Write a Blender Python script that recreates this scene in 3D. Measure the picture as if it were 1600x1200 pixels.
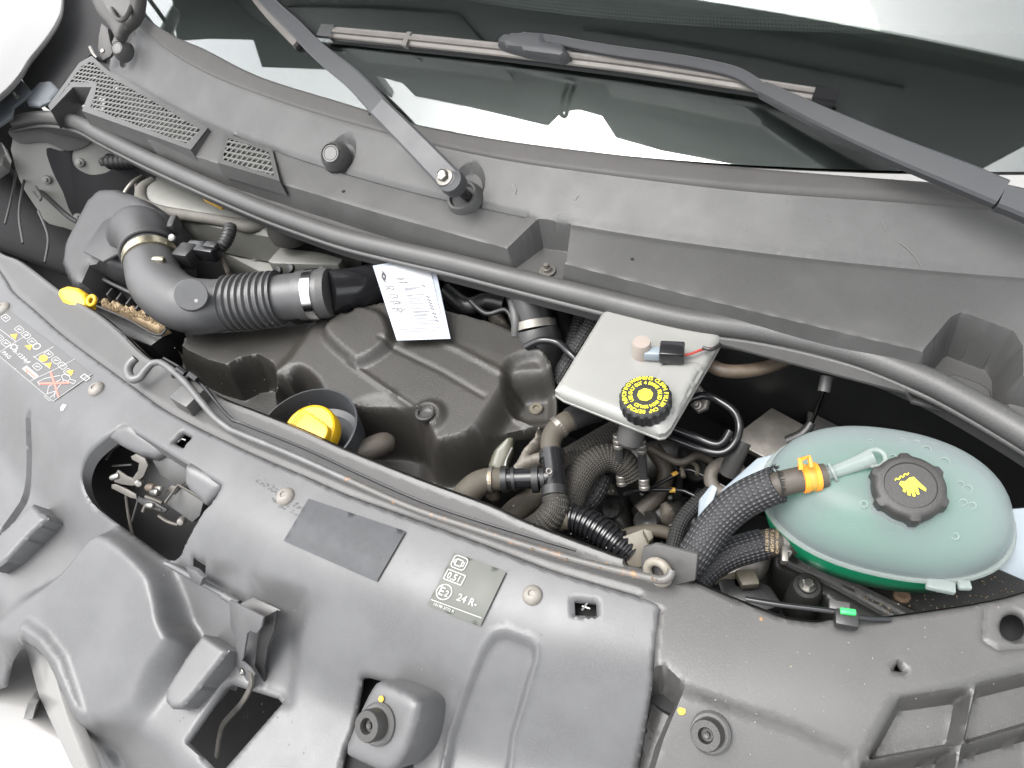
import bpy, bmesh, math, random
import numpy as np
from mathutils import Vector, Matrix
from mathutils.kdtree import KDTree
from mathutils.geometry import delaunay_2d_cdt, tessellate_polygon
random.seed(4); RNG = np.random.default_rng(4)
for o in list(bpy.data.objects): bpy.data.objects.remove(o)
SC = bpy.context.scene; COL = SC.collection

# ------------------------------------------------------------------ camera
YAW, PITCH, ROLL = math.radians(43.0283), math.radians(49.4442), math.radians(-14.0739)
FPX = 1105.42; CAM = np.array([0.6733, -0.1435, 0.6114])
_f = np.array([-math.sin(YAW)*math.cos(PITCH), math.cos(YAW)*math.cos(PITCH), -math.sin(PITCH)])
_r = np.array([math.cos(YAW), math.sin(YAW), 0.0]); _d = np.cross(_f, _r)
_c, _s = math.cos(ROLL), math.sin(ROLL)
RX, RY, RZ = _c*_r - _s*_d, _s*_r + _c*_d, _f          # image right, image down, forward
cd = bpy.data.cameras.new('camera'); cam = bpy.data.objects.new('camera', cd); COL.objects.link(cam)
cd.sensor_width = 36; cd.lens = FPX/1600*36; cd.clip_start = .02; cd.clip_end = 500
cam.matrix_world = Matrix(((RX[0], -RY[0], -RZ[0], CAM[0]), (RX[1], -RY[1], -RZ[1], CAM[1]), (RX[2], -RY[2], -RZ[2], CAM[2]), (0, 0, 0, 1)))
SC.camera = cam
# ------------------------------------------------------------------ light: bright overcast sky, soft sun
W = bpy.data.worlds.new('World'); SC.world = W; W.use_nodes = True
wn, wl = W.node_tree.nodes, W.node_tree.links
bg = wn['Background']
sky = wn.new('ShaderNodeTexSky'); sky.sky_type = 'NISHITA'; sky.sun_disc = False
SUN_EL, SUN_AZ = math.radians(70), math.radians(228)
sky.sun_elevation = SUN_EL; sky.sun_rotation = SUN_AZ; sky.air_density = 1.0; sky.dust_density = 4.0; sky.ozone_density = 1.0
hs = wn.new('ShaderNodeHueSaturation'); hs.inputs['Saturation'].default_value = .12
wl.new(sky.outputs[0], hs.inputs['Color']); wl.new(hs.outputs[0], bg.inputs[0]); bg.inputs[1].default_value = .15
sl = bpy.data.lights.new('sun', 'SUN'); sl.energy = .5; sl.angle = math.radians(40); sl.color = (1, .97, .93)
sun = bpy.data.objects.new('sun', sl); COL.objects.link(sun)
_sd = Vector((math.sin(SUN_AZ)*math.cos(SUN_EL), math.cos(SUN_AZ)*math.cos(SUN_EL), math.sin(SUN_EL)))
sun.rotation_euler = _sd.to_track_quat('Z', 'Y').to_euler(); sun.location = (0, -2, 4)
SC.view_settings.view_transform = 'Standard'; SC.view_settings.look = 'None'
SC.view_settings.exposure = 2.08; SC.view_settings.gamma = 1.0

# ------------------------------------------------------------------ pixel <-> world helpers (photograph is 1600 x 1200)
def rays(px):
    px = np.atleast_2d(np.asarray(px, float))
    return ((px[:, :1]-800)/FPX)*RX + ((px[:, 1:2]-600)/FPX)*RY + RZ
def V(x, y, z):
    d = rays((x, y))[0]; t = (z-CAM[2])/d[2]; return CAM+t*d
def VL(pts): return np.array([V(*p) for p in pts])
def on_plane(px, p0, n):
    d = rays(px); t = ((np.asarray(p0)-CAM)@n)/(d@n); return CAM+t[:, None]*d
def depth(p): return float((np.asarray(p)-CAM)@RZ)
def mpx(p): return depth(p)/FPX            # metres per pixel at p
def trace(px, h, t0=.42, t1=2.4, n=120):
    d = rays(px); N = len(d); ts = np.linspace(t0, t1, n); hit = np.full(N, t1); lo = np.full(N, t0); done = np.zeros(N, bool)
    for i in range(n):
        P = CAM+ts[i]*d; below = (P[:, 2] < h(P[:, 0], P[:, 1])) & ~done
        hit[below] = ts[i]; lo[below] = ts[max(i-1, 0)]; done |= below
    for _ in range(14):
        m = (lo+hit)/2; P = CAM+m[:, None]*d; b = P[:, 2] < h(P[:, 0], P[:, 1])
        hit = np.where(b, m, hit); lo = np.where(b, lo, m)
    return CAM+hit[:, None]*d
def cr(pts, k=6, closed=False):
    P = np.asarray(pts, float); n = len(P); out = []
    for i in range(n if closed else n-1):
        if closed: a, b, c, d = P[(i-1) % n], P[i], P[(i+1) % n], P[(i+2) % n]
        else: a, b, c, d = P[max(i-1, 0)], P[i], P[i+1], P[min(i+2, n-1)]
        for j in range(k):
            t = j/k
            out.append(.5*((2*b)+(c-a)*t+(2*a-5*b+4*c-d)*t*t+(3*b-a-3*c+d)*t**3))
    if not closed: out.append(P[-1])
    return np.array(out)
def resamp(P, sp, closed=True):
    P = np.asarray(P, float); out = []
    n = len(P)
    for i in range(n if closed else n-1):
        a, b = P[i], P[(i+1) % n]; k = max(1, int(round(np.linalg.norm(b-a)/sp)))
        for j in range(k): out.append(a+(b-a)*j/k)
    if not closed: out.append(P[-1])
    return np.array(out)
def inside(q, poly):
    q = np.asarray(q); x, y = q[:, 0], q[:, 1]; r = np.zeros(len(q), bool); n = len(poly)
    for i in range(n):
        x1, y1 = poly[i][:2]; x2, y2 = poly[(i+1) % n][:2]
        if y1 == y2: continue
        c = ((y1 > y) != (y2 > y)) & (x < (x2-x1)*(y-y1)/(y2-y1)+x1); r ^= c
    return r
def dist(q, poly, closed=True):
    q = np.asarray(q); best = np.full(len(q), 1e9); n = len(poly)
    for i in range(n if closed else n-1):
        a = np.asarray(poly[i][:2]); b = np.asarray(poly[(i+1) % n][:2]); ab = b-a; L = ab@ab
        if L < 1e-14: continue
        t = np.clip(((q-a)@ab)/L, 0, 1); dd = q-(a+t[:, None]*ab)
        best = np.minimum(best, np.hypot(dd[:, 0], dd[:, 1]))
    return best
def sst(t): t = np.clip(t, 0, 1); return t*t*(3-2*t)

# ------------------------------------------------------------------ materials
MATS = {}; KD = 1.0
def mat(name, col, rough=.5, metal=0., grain=0., gscale=900., mott=0., mscale=14., col2=None, dust=0., dcol=(.30, .27, .22), dscale=60., spec=.5, coat=0., emit=0.):
    if max(col) < .2: col = tuple(v*KD for v in col); dcol = tuple(v*KD for v in dcol)
    m = bpy.data.materials.new(name); m.use_nodes = True; N, L = m.node_tree.nodes, m.node_tree.links
    b = N['Principled BSDF']; b.inputs['Roughness'].default_value = rough; b.inputs['Metallic'].default_value = metal
    b.inputs['Specular IOR Level'].default_value = spec; b.inputs['Coat Weight'].default_value = coat
    tc = N.new('ShaderNodeTexCoord'); src = tc.outputs['Object']
    def noise(sc, det=4, ro=.6):
        t = N.new('ShaderNodeTexNoise'); t.inputs['Scale'].default_value = sc; t.inputs['Detail'].default_value = det; t.inputs['Roughness'].default_value = ro
        L.new(src, t.inputs['Vector']); return t
    def ramp(inp, a, b_):
        r = N.new('ShaderNodeMapRange'); r.inputs[1].default_value = a; r.inputs[2].default_value = b_; r.interpolation_type = 'SMOOTHSTEP'; L.new(inp, r.inputs[0]); return r.outputs[0]
    def mix(fac, a, b_):
        x = N.new('ShaderNodeMix'); x.data_type = 'RGBA'
        if hasattr(fac, 'links'): L.new(fac, x.inputs[0])
        else: x.inputs[0].default_value = fac
        for s, v in ((6, a), (7, b_)):
            if hasattr(v, 'links'): L.new(v, x.inputs[s])
            else: x.inputs[s].default_value = (*v, 1)
        return x.outputs[2]
    c = col
    if mott:
        c2 = col2 or tuple(min(1, v*(1+mott)) for v in col); c = mix(ramp(noise(mscale).outputs[0], .35, .68), col, c2)
        rr = N.new('ShaderNodeMapRange'); rr.inputs[3].default_value = max(.02, rough-.1); rr.inputs[4].default_value = min(1, rough+.08)
        L.new(noise(mscale*2.3).outputs[0], rr.inputs[0]); L.new(rr.outputs[0], b.inputs['Roughness'])
    if dust:
        c = mix(ramp(noise(dscale, 8, .75).outputs[0], .74-dust*.4, .86-dust*.3), c, dcol)
    if grain:
        k1 = tuple(v*1.22 for v in col); c = mix(ramp(noise(gscale*.8, 1, .5).outputs[0], .42, .72), c, k1)
    if hasattr(c, 'links'): L.new(c, b.inputs['Base Color'])
    else: b.inputs['Base Color'].default_value = (*c, 1)
    if grain:
        bp = N.new('ShaderNodeBump'); bp.inputs['Strength'].default_value = grain; bp.inputs['Distance'].default_value = .001
        L.new(noise(gscale, 2).outputs[0], bp.inputs['Height']); L.new(bp.outputs[0], b.inputs['Normal'])
    if emit: b.inputs['Emission Color'].default_value = (*col, 1); b.inputs['Emission Strength'].default_value = emit
    MATS[name] = m; return m
def braid_mat(name, c1, c2, nu=14, nv=5., rough=.6):
    m = mat(name, c1, rough); N, L = m.node_tree.nodes, m.node_tree.links; b = N['Principled BSDF']
    uv = N.new('ShaderNodeUVMap'); sp = N.new('ShaderNodeSeparateXYZ'); L.new(uv.outputs[0], sp.inputs[0])
    def mth(op, a, b_=None):
        x = N.new('ShaderNodeMath'); x.operation = op
        for i, v in enumerate((a, b_)):
            if v is None: continue
            if hasattr(v, 'links'): L.new(v, x.inputs[i])
            else: x.inputs[i].default_value = v
        return x.outputs[0]
    u = mth('MULTIPLY', sp.outputs[0], nu*math.tau); v = mth('MULTIPLY', sp.outputs[1], nv*math.tau)
    s1 = mth('SINE', mth('ADD', u, v)); s2 = mth('SINE', mth('SUBTRACT', u, v)); u2 = mth('SINE', mth('MULTIPLY', u, 2.))
    h = mth('MULTIPLY', s1, s2)
    r = N.new('ShaderNodeMapRange'); r.inputs[1].default_value = -.2; r.inputs[2].default_value = .9; L.new(h, r.inputs[0])
    nz = N.new('ShaderNodeTexNoise'); nz.inputs['Scale'].default_value = 220; fac = mth('MULTIPLY', r.outputs[0], mth('MULTIPLY', nz.outputs[0], 1.7))
    x = N.new('ShaderNodeMix'); x.data_type = 'RGBA'; L.new(fac, x.inputs[0]); x.inputs[6].default_value = (*c1, 1); x.inputs[7].default_value = (*c2, 1)
    L.new(x.outputs[2], b.inputs['Base Color'])
    bp = N.new('ShaderNodeBump'); bp.inputs['Strength'].default_value = .9; bp.inputs['Distance'].default_value = .0015; L.new(r.outputs[0], bp.inputs['Height']); L.new(bp.outputs[0], b.inputs['Normal'])
    return m
mat('cover', (.061, .0613, .0625), .42, grain=.12, gscale=1000, mott=.36, mscale=12, dust=.08, dcol=(.14, .135, .125), dscale=160)
mat('carrier', (.050, .049, .0475), .42, grain=.14, gscale=900, mott=.25, mscale=10, dust=.22, dcol=(.10, .095, .085), dscale=70)
mat('cowl', (.043, .0427, .0418), .50, grain=.16, gscale=900, mott=.42, mscale=11, dust=.2, dcol=(.095, .09, .08), dscale=90)
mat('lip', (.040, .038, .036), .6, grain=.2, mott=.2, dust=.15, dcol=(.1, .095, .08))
mat('mesh', (.085, .085, .08), .6, mott=.2)
mat('rubber', (.048, .0475, .0465), .5, grain=.2, gscale=600, mott=.3, mscale=9, dust=.12, dcol=(.09, .085, .075), dscale=90)
mat('black', (.014, .014, .014), .42, grain=.15, mott=.3, dust=.08, dcol=(.07, .065, .055))
mat('blackgloss', (.010, .010, .011), .22, mott=.3, dust=.1, dcol=(.07, .065, .055))
mat('blackdirty', (.014, .014, .013), .5, grain=.3, gscale=500, mott=.5, dust=.32, dcol=(.13, .115, .08), dscale=150)
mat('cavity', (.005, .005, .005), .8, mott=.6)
mat('engcover', (.022, .0205, .018), .46, grain=.35, gscale=800, mott=.35, mscale=9, dust=.12, dcol=(.075, .065, .05), dscale=160)
mat('duct', (.046, .046, .047), .42, grain=.25, gscale=900, mott=.3, dust=.08, dcol=(.07, .065, .06), dscale=120)
mat('airbox', (.030, .030, .031), .5, grain=.3, gscale=600, mott=.3, dust=.15, dcol=(.09, .08, .065), dscale=110)
mat('arm', (.040, .041, .044), .5, mott=.12, dust=.04, dcol=(.12, .12, .12), dscale=300)
mat('armdark', (.012, .012, .013), .4)
mat('bladesteel', (.13, .12, .11), .5, metal=.2, mott=.2, mscale=30)
mat('chrome', (.55, .55, .55), .15, metal=1.)
mat('steel', (.24, .235, .22), .35, metal=1., mott=.4, mscale=60, dust=.1, dcol=(.12, .10, .08))
mat('zinc', (.42, .38, .28), .35, metal=1., mott=.4, mscale=90, dust=.2, dcol=(.1, .08, .05))
mat('dullsteel', (.17, .16, .145), .45, metal=.7, mott=.4, mscale=40, dust=.15, dcol=(.10, .085, .06))
mat('latchmetal', (.055, .05, .043), .5, metal=.2, mott=.4, mscale=60, dust=.2, dcol=(.12, .08, .05))
mat('rod', (.085, .085, .085), .42, metal=.15, mott=.3, mscale=40, dust=.02)
mat('rodrust', (.085, .082, .078), .5, metal=.1, dust=.50, dcol=(.27, .14, .06), dscale=75)
mat('rustdirt', (.13, .085, .05), .8, mott=.6, mscale=80)
mat('yellow', (.50, .30, .006), .42, mott=.08, dust=.05, dcol=(.35, .2, .02), dscale=120)
mat('yprint', (.75, .66, .03), .5)
mat('orange', (.75, .24, .02), .4, mott=.1)
mat('whiteprint', (.30, .30, .29), .6)
mat('greyprint', (.33, .33, .32), .6)
mat('redprint', (.60, .12, .09), .6)
mat('orangeprint', (.60, .30, .02), .6)
mat('dotyellow', (.60, .36, .03), .5)
mat('stickerdark', (.022, .0235, .026), .62, mott=.3, mscale=40, dust=.34, dcol=(.012, .013, .014), dscale=70)
mat('stickergrey', (.054, .058, .048), .55, mott=.08)
mat('warnpanel', (.060, .060, .061), .5, mott=.08)
mat('paper', (.30, .305, .315), .7)
mat('ink', (.06, .06, .07), .7)
mat('pencil', (.2, .2, .22), .7)
mat('sleeve', (.25, .27, .31), .2, mott=.2)
mat('resv', (.20, .20, .188), .35, mott=.06, dust=.03, dcol=(.35, .3, .2))
mat('resvpink', (.25, .215, .19), .35)
mat('bluewhite', (.18, .21, .235), .4, mott=.1)
mat('capblack', (.014, .014, .014), .42, grain=.3, mott=.2)
mat('capgrey', (.022, .021, .020), .5, grain=.4, mott=.25, dust=.1, dcol=(.06, .055, .05))
mat('hoserub', (.045, .038, .030), .6, grain=.3, mott=.4, mscale=30, dust=.25, dcol=(.12, .095, .06), dscale=120)
mat('hosedirt', (.048, .041, .030), .7, grain=.4, mott=.5, mscale=40, dust=.3, dcol=(.12, .098, .065), dscale=120)
mat('cast', (.10, .09, .075), .6, grain=.6, gscale=400, mott=.5, mscale=50, dust=.3, dcol=(.16, .13, .09))
mat('tanmetal', (.085, .075, .055), .55, mott=.3, mscale=40, dust=.2, dcol=(.15, .12, .08))
mat('olive', (.10, .10, .075), .35, mott=.3, mscale=40)
mat('copperpipe', (.07, .053, .038), .45, mott=.4, mscale=50, dust=.2, dcol=(.16, .12, .07))
mat('bodygrey', (.155, .155, .14), .45, mott=.12, dust=.12, dcol=(.10, .085, .06), dscale=60)
mat('sealer', (.085, .08, .07), .7, grain=.5, gscale=150, mott=.4, mscale=30)
mat('felt', (.014, .014, .015), .95, grain=.5, gscale=1500)
mat('whitepaint', (.155, .152, .147), .3, coat=.3)
mat('bluegreypaint', (.075, .085, .095), .65, mott=.2)
mat('washer', (.16, .145, .12), .6, mott=.3, mscale=60)
mat('screw', (.14, .13, .115), .55, mott=.3, mscale=80, dust=.3, dcol=(.17, .145, .11), dscale=150)
mat('greenclip', (.03, .42, .10), .4)
mat('sand', (.24, .18, .11), .9, grain=.8, gscale=300, mott=.5, mscale=120)
mat('redwire', (.30, .03, .02), .5)
mat('ochre', (.38, .22, .03), .5, mott=.2)
mat('dash', (.02, .021, .022), .7)
mat('frit', (.002, .0022, .0022), .5)
mat('ground', (.20, .197, .19), .8, mott=.1)
mat('hoodin', (.006, .0065, .0065), .5, mott=.3)
mat('hooddark', (.0025, .0028, .0028), .6)
mat('trayplastic', (.030, .032, .035), .45, grain=.2, mott=.25, dust=.1, dcol=(.08, .08, .08), dscale=160)
mat('plug', (.085, .083, .08), .5, mott=.15)
braid_mat('braid', (.008, .008, .009), (.07, .07, .075), 13, 9)
braid_mat('braidold', (.014, .0125, .010), (.062, .055, .045), 20, 13)
braid_mat('loom', (.010, .010, .010), (.05, .05, .05), 9, 7)

# ------------------------------------------------------------------ object helpers
def obj(name, verts, faces, m, parent=None, ang=35, uvs=None):
    me = bpy.data.meshes.new(name); me.from_pydata([tuple(map(float, v)) for v in verts], [], [tuple(int(i) for i in f) for f in faces])
    me.materials.append(MATS[m] if isinstance(m, str) else m)
    if uvs is not None:
        ul = me.uv_layers.new(name='UVMap')
        li = np.zeros(len(me.loops), int); me.loops.foreach_get('vertex_index', li)
        ul.data.foreach_set('uv', np.asarray(uvs, float)[li].ravel())
    me.validate(); me.shade_smooth(); me.set_sharp_from_angle(angle=math.radians(ang)); me.update()
    o = bpy.data.objects.new(name, me); COL.objects.link(o)
    if parent: o.parent = parent
    return o
def thing(name, label, cat, group=None):
    o = bpy.data.objects.new(name, None); COL.objects.link(o); o.empty_display_size = .02
    return tag(o, label, cat, group)
def tag(o, label, cat, group=None):
    o['label'] = label; o['category'] = cat
    if group: o['group'] = group
    return o
def struct(o): o['kind'] = 'structure'; return o
class MB:
    def __init__(s): s.v = []; s.f = []; s.u = []
    def add(s, v, f, u=None):
        n = len(s.v); s.v += [tuple(x) for x in v]; s.f += [tuple(i+n for i in q) for q in f]
        s.u += [tuple(x) for x in (u if u is not None else [(0, 0)]*len(v))]; return s
    def build(s, name, m, parent=None, ang=35): return obj(name, s.v, s.f, m, parent, ang, s.u)
def frame(a):
    a = np.asarray(a, float); a = a/np.linalg.norm(a); h = np.array([1., 0, 0]) if abs(a[0]) < .8 else np.array([0, 1., 0])
    u = h-a*(h@a); u /= np.linalg.norm(u); return u, np.cross(a, u), a
def tube_geo(P, R, seg=14, caps=True, flat=1.0):
    P = np.asarray(P, float); n = len(P); R = np.broadcast_to(np.asarray(R, float), (n,))
    T = np.gradient(P, axis=0); T /= np.linalg.norm(T, axis=1)[:, None]+1e-12
    u, w, _ = frame(T[0]); v = []; uv = []; s = 0; circ = math.tau*max(R.mean(), 1e-4)
    for i in range(n):
        if i: s += np.linalg.norm(P[i]-P[i-1])
        u = u-T[i]*(u@T[i]); u /= np.linalg.norm(u); w = np.cross(T[i], u)
        for k in range(seg):
            a = math.tau*k/seg; v.append(P[i]+R[i]*(math.cos(a)*u+flat*math.sin(a)*w)); uv.append((k/seg if k <= seg/2 else 1-k/seg, s/circ))
    f = [(i*seg+k, i*seg+(k+1) % seg, (i+1)*seg+(k+1) % seg, (i+1)*seg+k) for i in range(n-1) for k in range(seg)]
    if caps: f += [tuple(range(seg-1, -1, -1)), tuple((n-1)*seg+k for k in range(seg))]
    return v, f, uv
def tube(name, pts, rpx, m, parent=None, k=6, seg=14, rm=None, ridge=None, world=False):
    """pts: (px, py, height); rpx: radius in photo pixels (scalar or per point), rm: radius in metres"""
    P = np.asarray(pts, float) if world else VL(pts)
    if rm is None: r = np.broadcast_to(np.asarray(rpx, float), (len(P),))*np.array([mpx(p) for p in P])
    else: r = np.broadcast_to(np.asarray(rm, float), (len(P),))
    Q = cr(np.column_stack([P, r]), k) if len(P) > 1 and k > 1 else np.column_stack([P, r])
    P, r = Q[:, :3], Q[:, 3]
    if ridge:
        n, amp = ridge; L = np.r_[0, np.cumsum(np.linalg.norm(np.diff(P, axis=0), axis=1))]
        s = np.linspace(0, L[-1], n*8+1); P = np.column_stack([np.interp(s, L, P[:, i]) for i in range(3)]); r = np.interp(s, L, r)
        ph = (s/L[-1]*n) % 1; r = r*(1+amp*(np.clip(np.cos(math.tau*ph)*1.6, -1, 1)))
    v, f, uv = tube_geo(P, r, seg); return obj(name, v, f, m, parent, 40, uv)
def lathe(name, c, axis, prof, m, parent=None, seg=32, ang=30, fn=None, sx=1., ref=None):
    """prof: (radius, height along axis) metres; fn(angle)->radius factor"""
    u, w, a = frame(axis)
    if ref is not None:
        u = np.asarray(ref, float); u = u-a*(u@a); u /= np.linalg.norm(u); w = np.cross(a, u)
    v = []; f = []; n = len(prof)
    for (r, h) in prof:
        for k in range(seg):
            t = math.tau*k/seg; q = r*(fn(t, h) if fn else 1); v.append(np.asarray(c)+q*(sx*math.cos(t)*u+math.sin(t)*w)+h*a)
    f = [(i*seg+k, i*seg+(k+1) % seg, (i+1)*seg+(k+1) % seg, (i+1)*seg+k) for i in range(n-1) for k in range(seg)]
    f += [tuple(range(seg-1, -1, -1)), tuple((n-1)*seg+k for k in range(seg))]
    return obj(name, v, f, m, parent, ang)
def ring(name, c, axis, R, r, m, parent=None, seg=28, sx=1.):
    u, w, a = frame(axis); P = [np.asarray(c)+R*(sx*math.cos(t)*u+math.sin(t)*w) for t in np.linspace(0, math.tau, seg, endpoint=False)]
    P = np.array(P); v = []; f = []; n = seg; s2 = 10
    for i in range(n):
        rad = P[i]-np.asarray(c); rad /= np.linalg.norm(rad)
        for k in range(s2): t = math.tau*k/s2; v.append(P[i]+r*(math.cos(t)*rad+math.sin(t)*a))
    f = [(i*s2+k, ((i+1) % n)*s2+k, ((i+1) % n)*s2+(k+1) % s2, i*s2+(k+1) % s2) for i in range(n) for k in range(s2)]
    return obj(name, v, f, m, parent, 60)
def box(name, c, ax, dims, m, parent=None, bev=.002, seg=2):
    """ax: rotation about z in radians or a 3x3 list of axes"""
    if not hasattr(ax, '__len__'): ax = [(math.cos(ax), math.sin(ax), 0), (-math.sin(ax), math.cos(ax), 0), (0, 0, 1)]
    A = [np.asarray(a, float)/np.linalg.norm(a) for a in ax]; bm = bmesh.new(); vs = []
    for i in (-1, 1):
        for j in (-1, 1):
            for k in (-1, 1): vs.append(bm.verts.new(np.asarray(c)+A[0]*i*dims[0]/2+A[1]*j*dims[1]/2+A[2]*k*dims[2]/2))
    for q in ((0, 1, 3, 2), (4, 6, 7, 5), (0, 4, 5, 1), (2, 3, 7, 6), (0, 2, 6, 4), (1, 5, 7, 3)): bm.faces.new([vs[i] for i in q])
    bmesh.ops.recalc_face_normals(bm, faces=bm.faces)
    if bev: bmesh.ops.bevel(bm, geom=list(bm.edges), offset=bev, segments=seg, affect='EDGES', profile=.5)
    return bm_obj(name, bm, m, parent)
def bm_obj(name, bm, m, parent=None, ang=35):
    me = bpy.data.meshes.new(name); bm.to_mesh(me); bm.free(); me.materials.append(MATS[m]); me.shade_smooth(); me.set_sharp_from_angle(angle=math.radians(ang))
    o = bpy.data.objects.new(name, me); COL.objects.link(o)
    if parent: o.parent = parent
    return o
def slab(name, P, vec, m, parent=None, bev=.0015, seg=2, ang=35):
    """closed prism: planar outline P (3-D) pushed along vec, edges bevelled"""
    bm = bmesh.new(); a = [bm.verts.new(tuple(p)) for p in P]; b = [bm.verts.new(tuple(np.asarray(p)+np.asarray(vec))) for p in P]; n = len(P)
    bm.faces.new(a); bm.faces.new(b[::-1])
    for i in range(n): bm.faces.new((a[i], b[i], b[(i+1) % n], a[(i+1) % n]))
    bmesh.ops.recalc_face_normals(bm, faces=bm.faces)
    if bev: bmesh.ops.bevel(bm, geom=list(bm.edges), offset=bev, segments=seg, affect='EDGES', profile=.5, clamp_overlap=True)
    return bm_obj(name, bm, m, parent, ang)
def plate(name, px, z, m, parent=None, th=.002, bev=.0006, n=None, p0=None, smooth=0):
    """flat plate traced on the photograph: at height z, or on the plane (p0, n)"""
    if smooth: px = cr(px, smooth, True)
    if n is None: n = np.array([0, 0, 1.]); p0 = (0, 0, z)
    n = np.asarray(n, float)/np.linalg.norm(n)
    if n@(CAM-np.asarray(p0)) < 0: n = -n
    return slab(name, on_plane(px, p0, n), -n*th, m, parent, bev)
def near(q, lines, sp):
    """distance of the plan points q to polylines (densely sampled)"""
    P = np.vstack([resamp(l, sp, False) for l in lines]); kd = KDTree(len(P))
    for i, p in enumerate(P): kd.insert((p[0], p[1], 0), i)
    kd.balance(); return np.array([kd.find((a[0], a[1], 0))[2] for a in q])
def cdt(poly, holes, sp, cons=()):
    rings = [resamp(poly, sp)]+[resamp(h, sp) for h in holes]; pts = []; ed = []
    for r in rings:
        s = len(pts); pts += [tuple(p) for p in r]; ed += [(s+i, s+(i+1) % len(r)) for i in range(len(r))]
    cl = []
    for c in cons:
        r = resamp(c, sp, False); k = inside(r, rings[0])
        if not k.any(): continue
        cl.append(r); s = len(pts); pts += [tuple(p) for p in r]; ed += [(s+i, s+i+1) for i in range(len(r)-1)]
    lo, hi = rings[0].min(0), rings[0].max(0)
    gx, gy = np.meshgrid(np.arange(lo[0], hi[0], sp), np.arange(lo[1], hi[1], sp*.87)); gx = gx+(np.arange(gx.shape[0]) % 2)[:, None]*sp/2
    g = np.column_stack([gx.ravel(), gy.ravel()]); k = inside(g, rings[0])
    for r in rings[1:]: k &= ~inside(g, r)
    g = g[k]; g = g[near(g, [np.vstack([r, r[:1]]) for r in rings]+cl, sp) > sp*.6]; allp = [Vector(p) for p in pts]+[Vector(p) for p in g]
    vv, ee, ff, *_ = delaunay_2d_cdt(allp, ed, [], 0, 1e-7)
    vv = np.array([(p[0], p[1]) for p in vv]); ff = np.array([f for f in ff if len(f) == 3])
    c = vv[ff].mean(1); k = inside(c, rings[0])
    for r in rings[1:]: k &= ~inside(c, r)
    ff = ff[k]; used, inv = np.unique(ff, return_inverse=True); return vv[used], inv.reshape(ff.shape), rings
def close(v3, ff, th):
    """give a triangulated sheet a thickness: copy pushed by th, rim faces"""
    v3 = np.asarray(v3); th = np.asarray(th, float); n = len(v3)
    e = {}
    for f in ff:
        for a, b in ((f[0], f[1]), (f[1], f[2]), (f[2], f[0])): e[(a, b)] = 1
    rim = [(a, b) for (a, b) in e if (b, a) not in e]
    v = np.vstack([v3, v3+th]); F = [tuple(f) for f in ff]+[(f[2]+n, f[1]+n, f[0]+n) for f in ff]+[(b, a, a+n, b+n) for a, b in rim]
    return v, F
def orient(v3, ff):
    ff = np.asarray(ff); a, b, c = v3[ff[:, 0]], v3[ff[:, 1]], v3[ff[:, 2]]; nrm = np.cross(b-a, c-a); s = np.einsum('ij,ij->i', nrm, CAM-(a+b+c)/3)
    ff = ff.copy(); ff[s < 0] = ff[s < 0][:, ::-1]; return ff
def panel(name, px, holes, h, m, parent=None, sp=4., th=(0, 0, -.003), rnd=None, cons=(), ang=50, spm=.0032, plan_px=None):
    """sheet-metal / moulded panel: outline traced on the photograph, lying on the surface z = h(x, y), meshed in plan"""
    def plan(p, closed=True): return T(resamp(p, 5., closed), h)[:, :2]
    vv, ff, rings = cdt(plan(px) if plan_px is None else plan_px, [plan(q) for q in holes], spm, list(getattr(h, 'feats', []))+[plan(c, False) for c in cons])
    P = np.column_stack([vv, h(vv[:, 0], vv[:, 1])])
    if rnd:
        w, dz = rnd; w *= .0007; d = near(vv, [np.vstack([r, r[:1]]) for r in rings], spm/4)
        t = np.clip(1-d/w, 0, 1); P[:, 2] -= dz*(1-np.sqrt(1-t*t))
    a, b, c = P[ff[:, 0]], P[ff[:, 1]], P[ff[:, 2]]; s = np.cross(b-a, c-a)[:, 2]; ff = ff.copy(); ff[s < 0] = ff[s < 0][:, ::-1]
    v, F = close(P, ff, th); return obj(name, v, F, m, parent, ang)
def pillow(name, P, n, bulge, edge, m, parent=None, skirt=.01, sp=None, ang=40, extra=None):
    """rounded lump: planar outline P, raised by bulge over the distance edge, with a skirt going down"""
    P = np.asarray(P, float); u, w, n = frame(n); o = P.mean(0); q = np.column_stack([(P-o)@u, (P-o)@w])
    sp = sp or max(np.ptp(q, axis=0).max()/28, .0015); vv, ff, rings = cdt(q, [], sp); d = dist(vv, rings[0]); t = np.clip(1-d/edge, 0, 1)
    hgt = bulge*np.sqrt(np.clip(1-t*t, 0, 1))
    v3 = o+vv[:, :1]*u+vv[:, 1:]*w+hgt[:, None]*n
    if extra is not None: v3 = v3+extra(v3)[:, None]*n
    a, b, c = v3[ff[:, 0]], v3[ff[:, 1]], v3[ff[:, 2]]; s = np.cross(b-a, c-a)@n; ff = ff.copy(); ff[s < 0] = ff[s < 0][:, ::-1]
    nn = len(v3); e = {}
    for f in ff:
        for x, y in ((f[0], f[1]), (f[1], f[2]), (f[2], f[0])): e[(x, y)] = 1
    rim = [(x, y) for (x, y) in e if (y, x) not in e]
    low = v3-n*(hgt[:, None]+skirt) if extra is None else o+vv[:, :1]*u+vv[:, 1:]*w-n*skirt
    v = np.vstack([v3, low]); F = [tuple(f) for f in ff]+[(f[2]+nn, f[1]+nn, f[0]+nn) for f in ff]+[(y, x, x+nn, y+nn) for x, y in rim]
    return obj(name, v, F, m, parent, ang)
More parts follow.
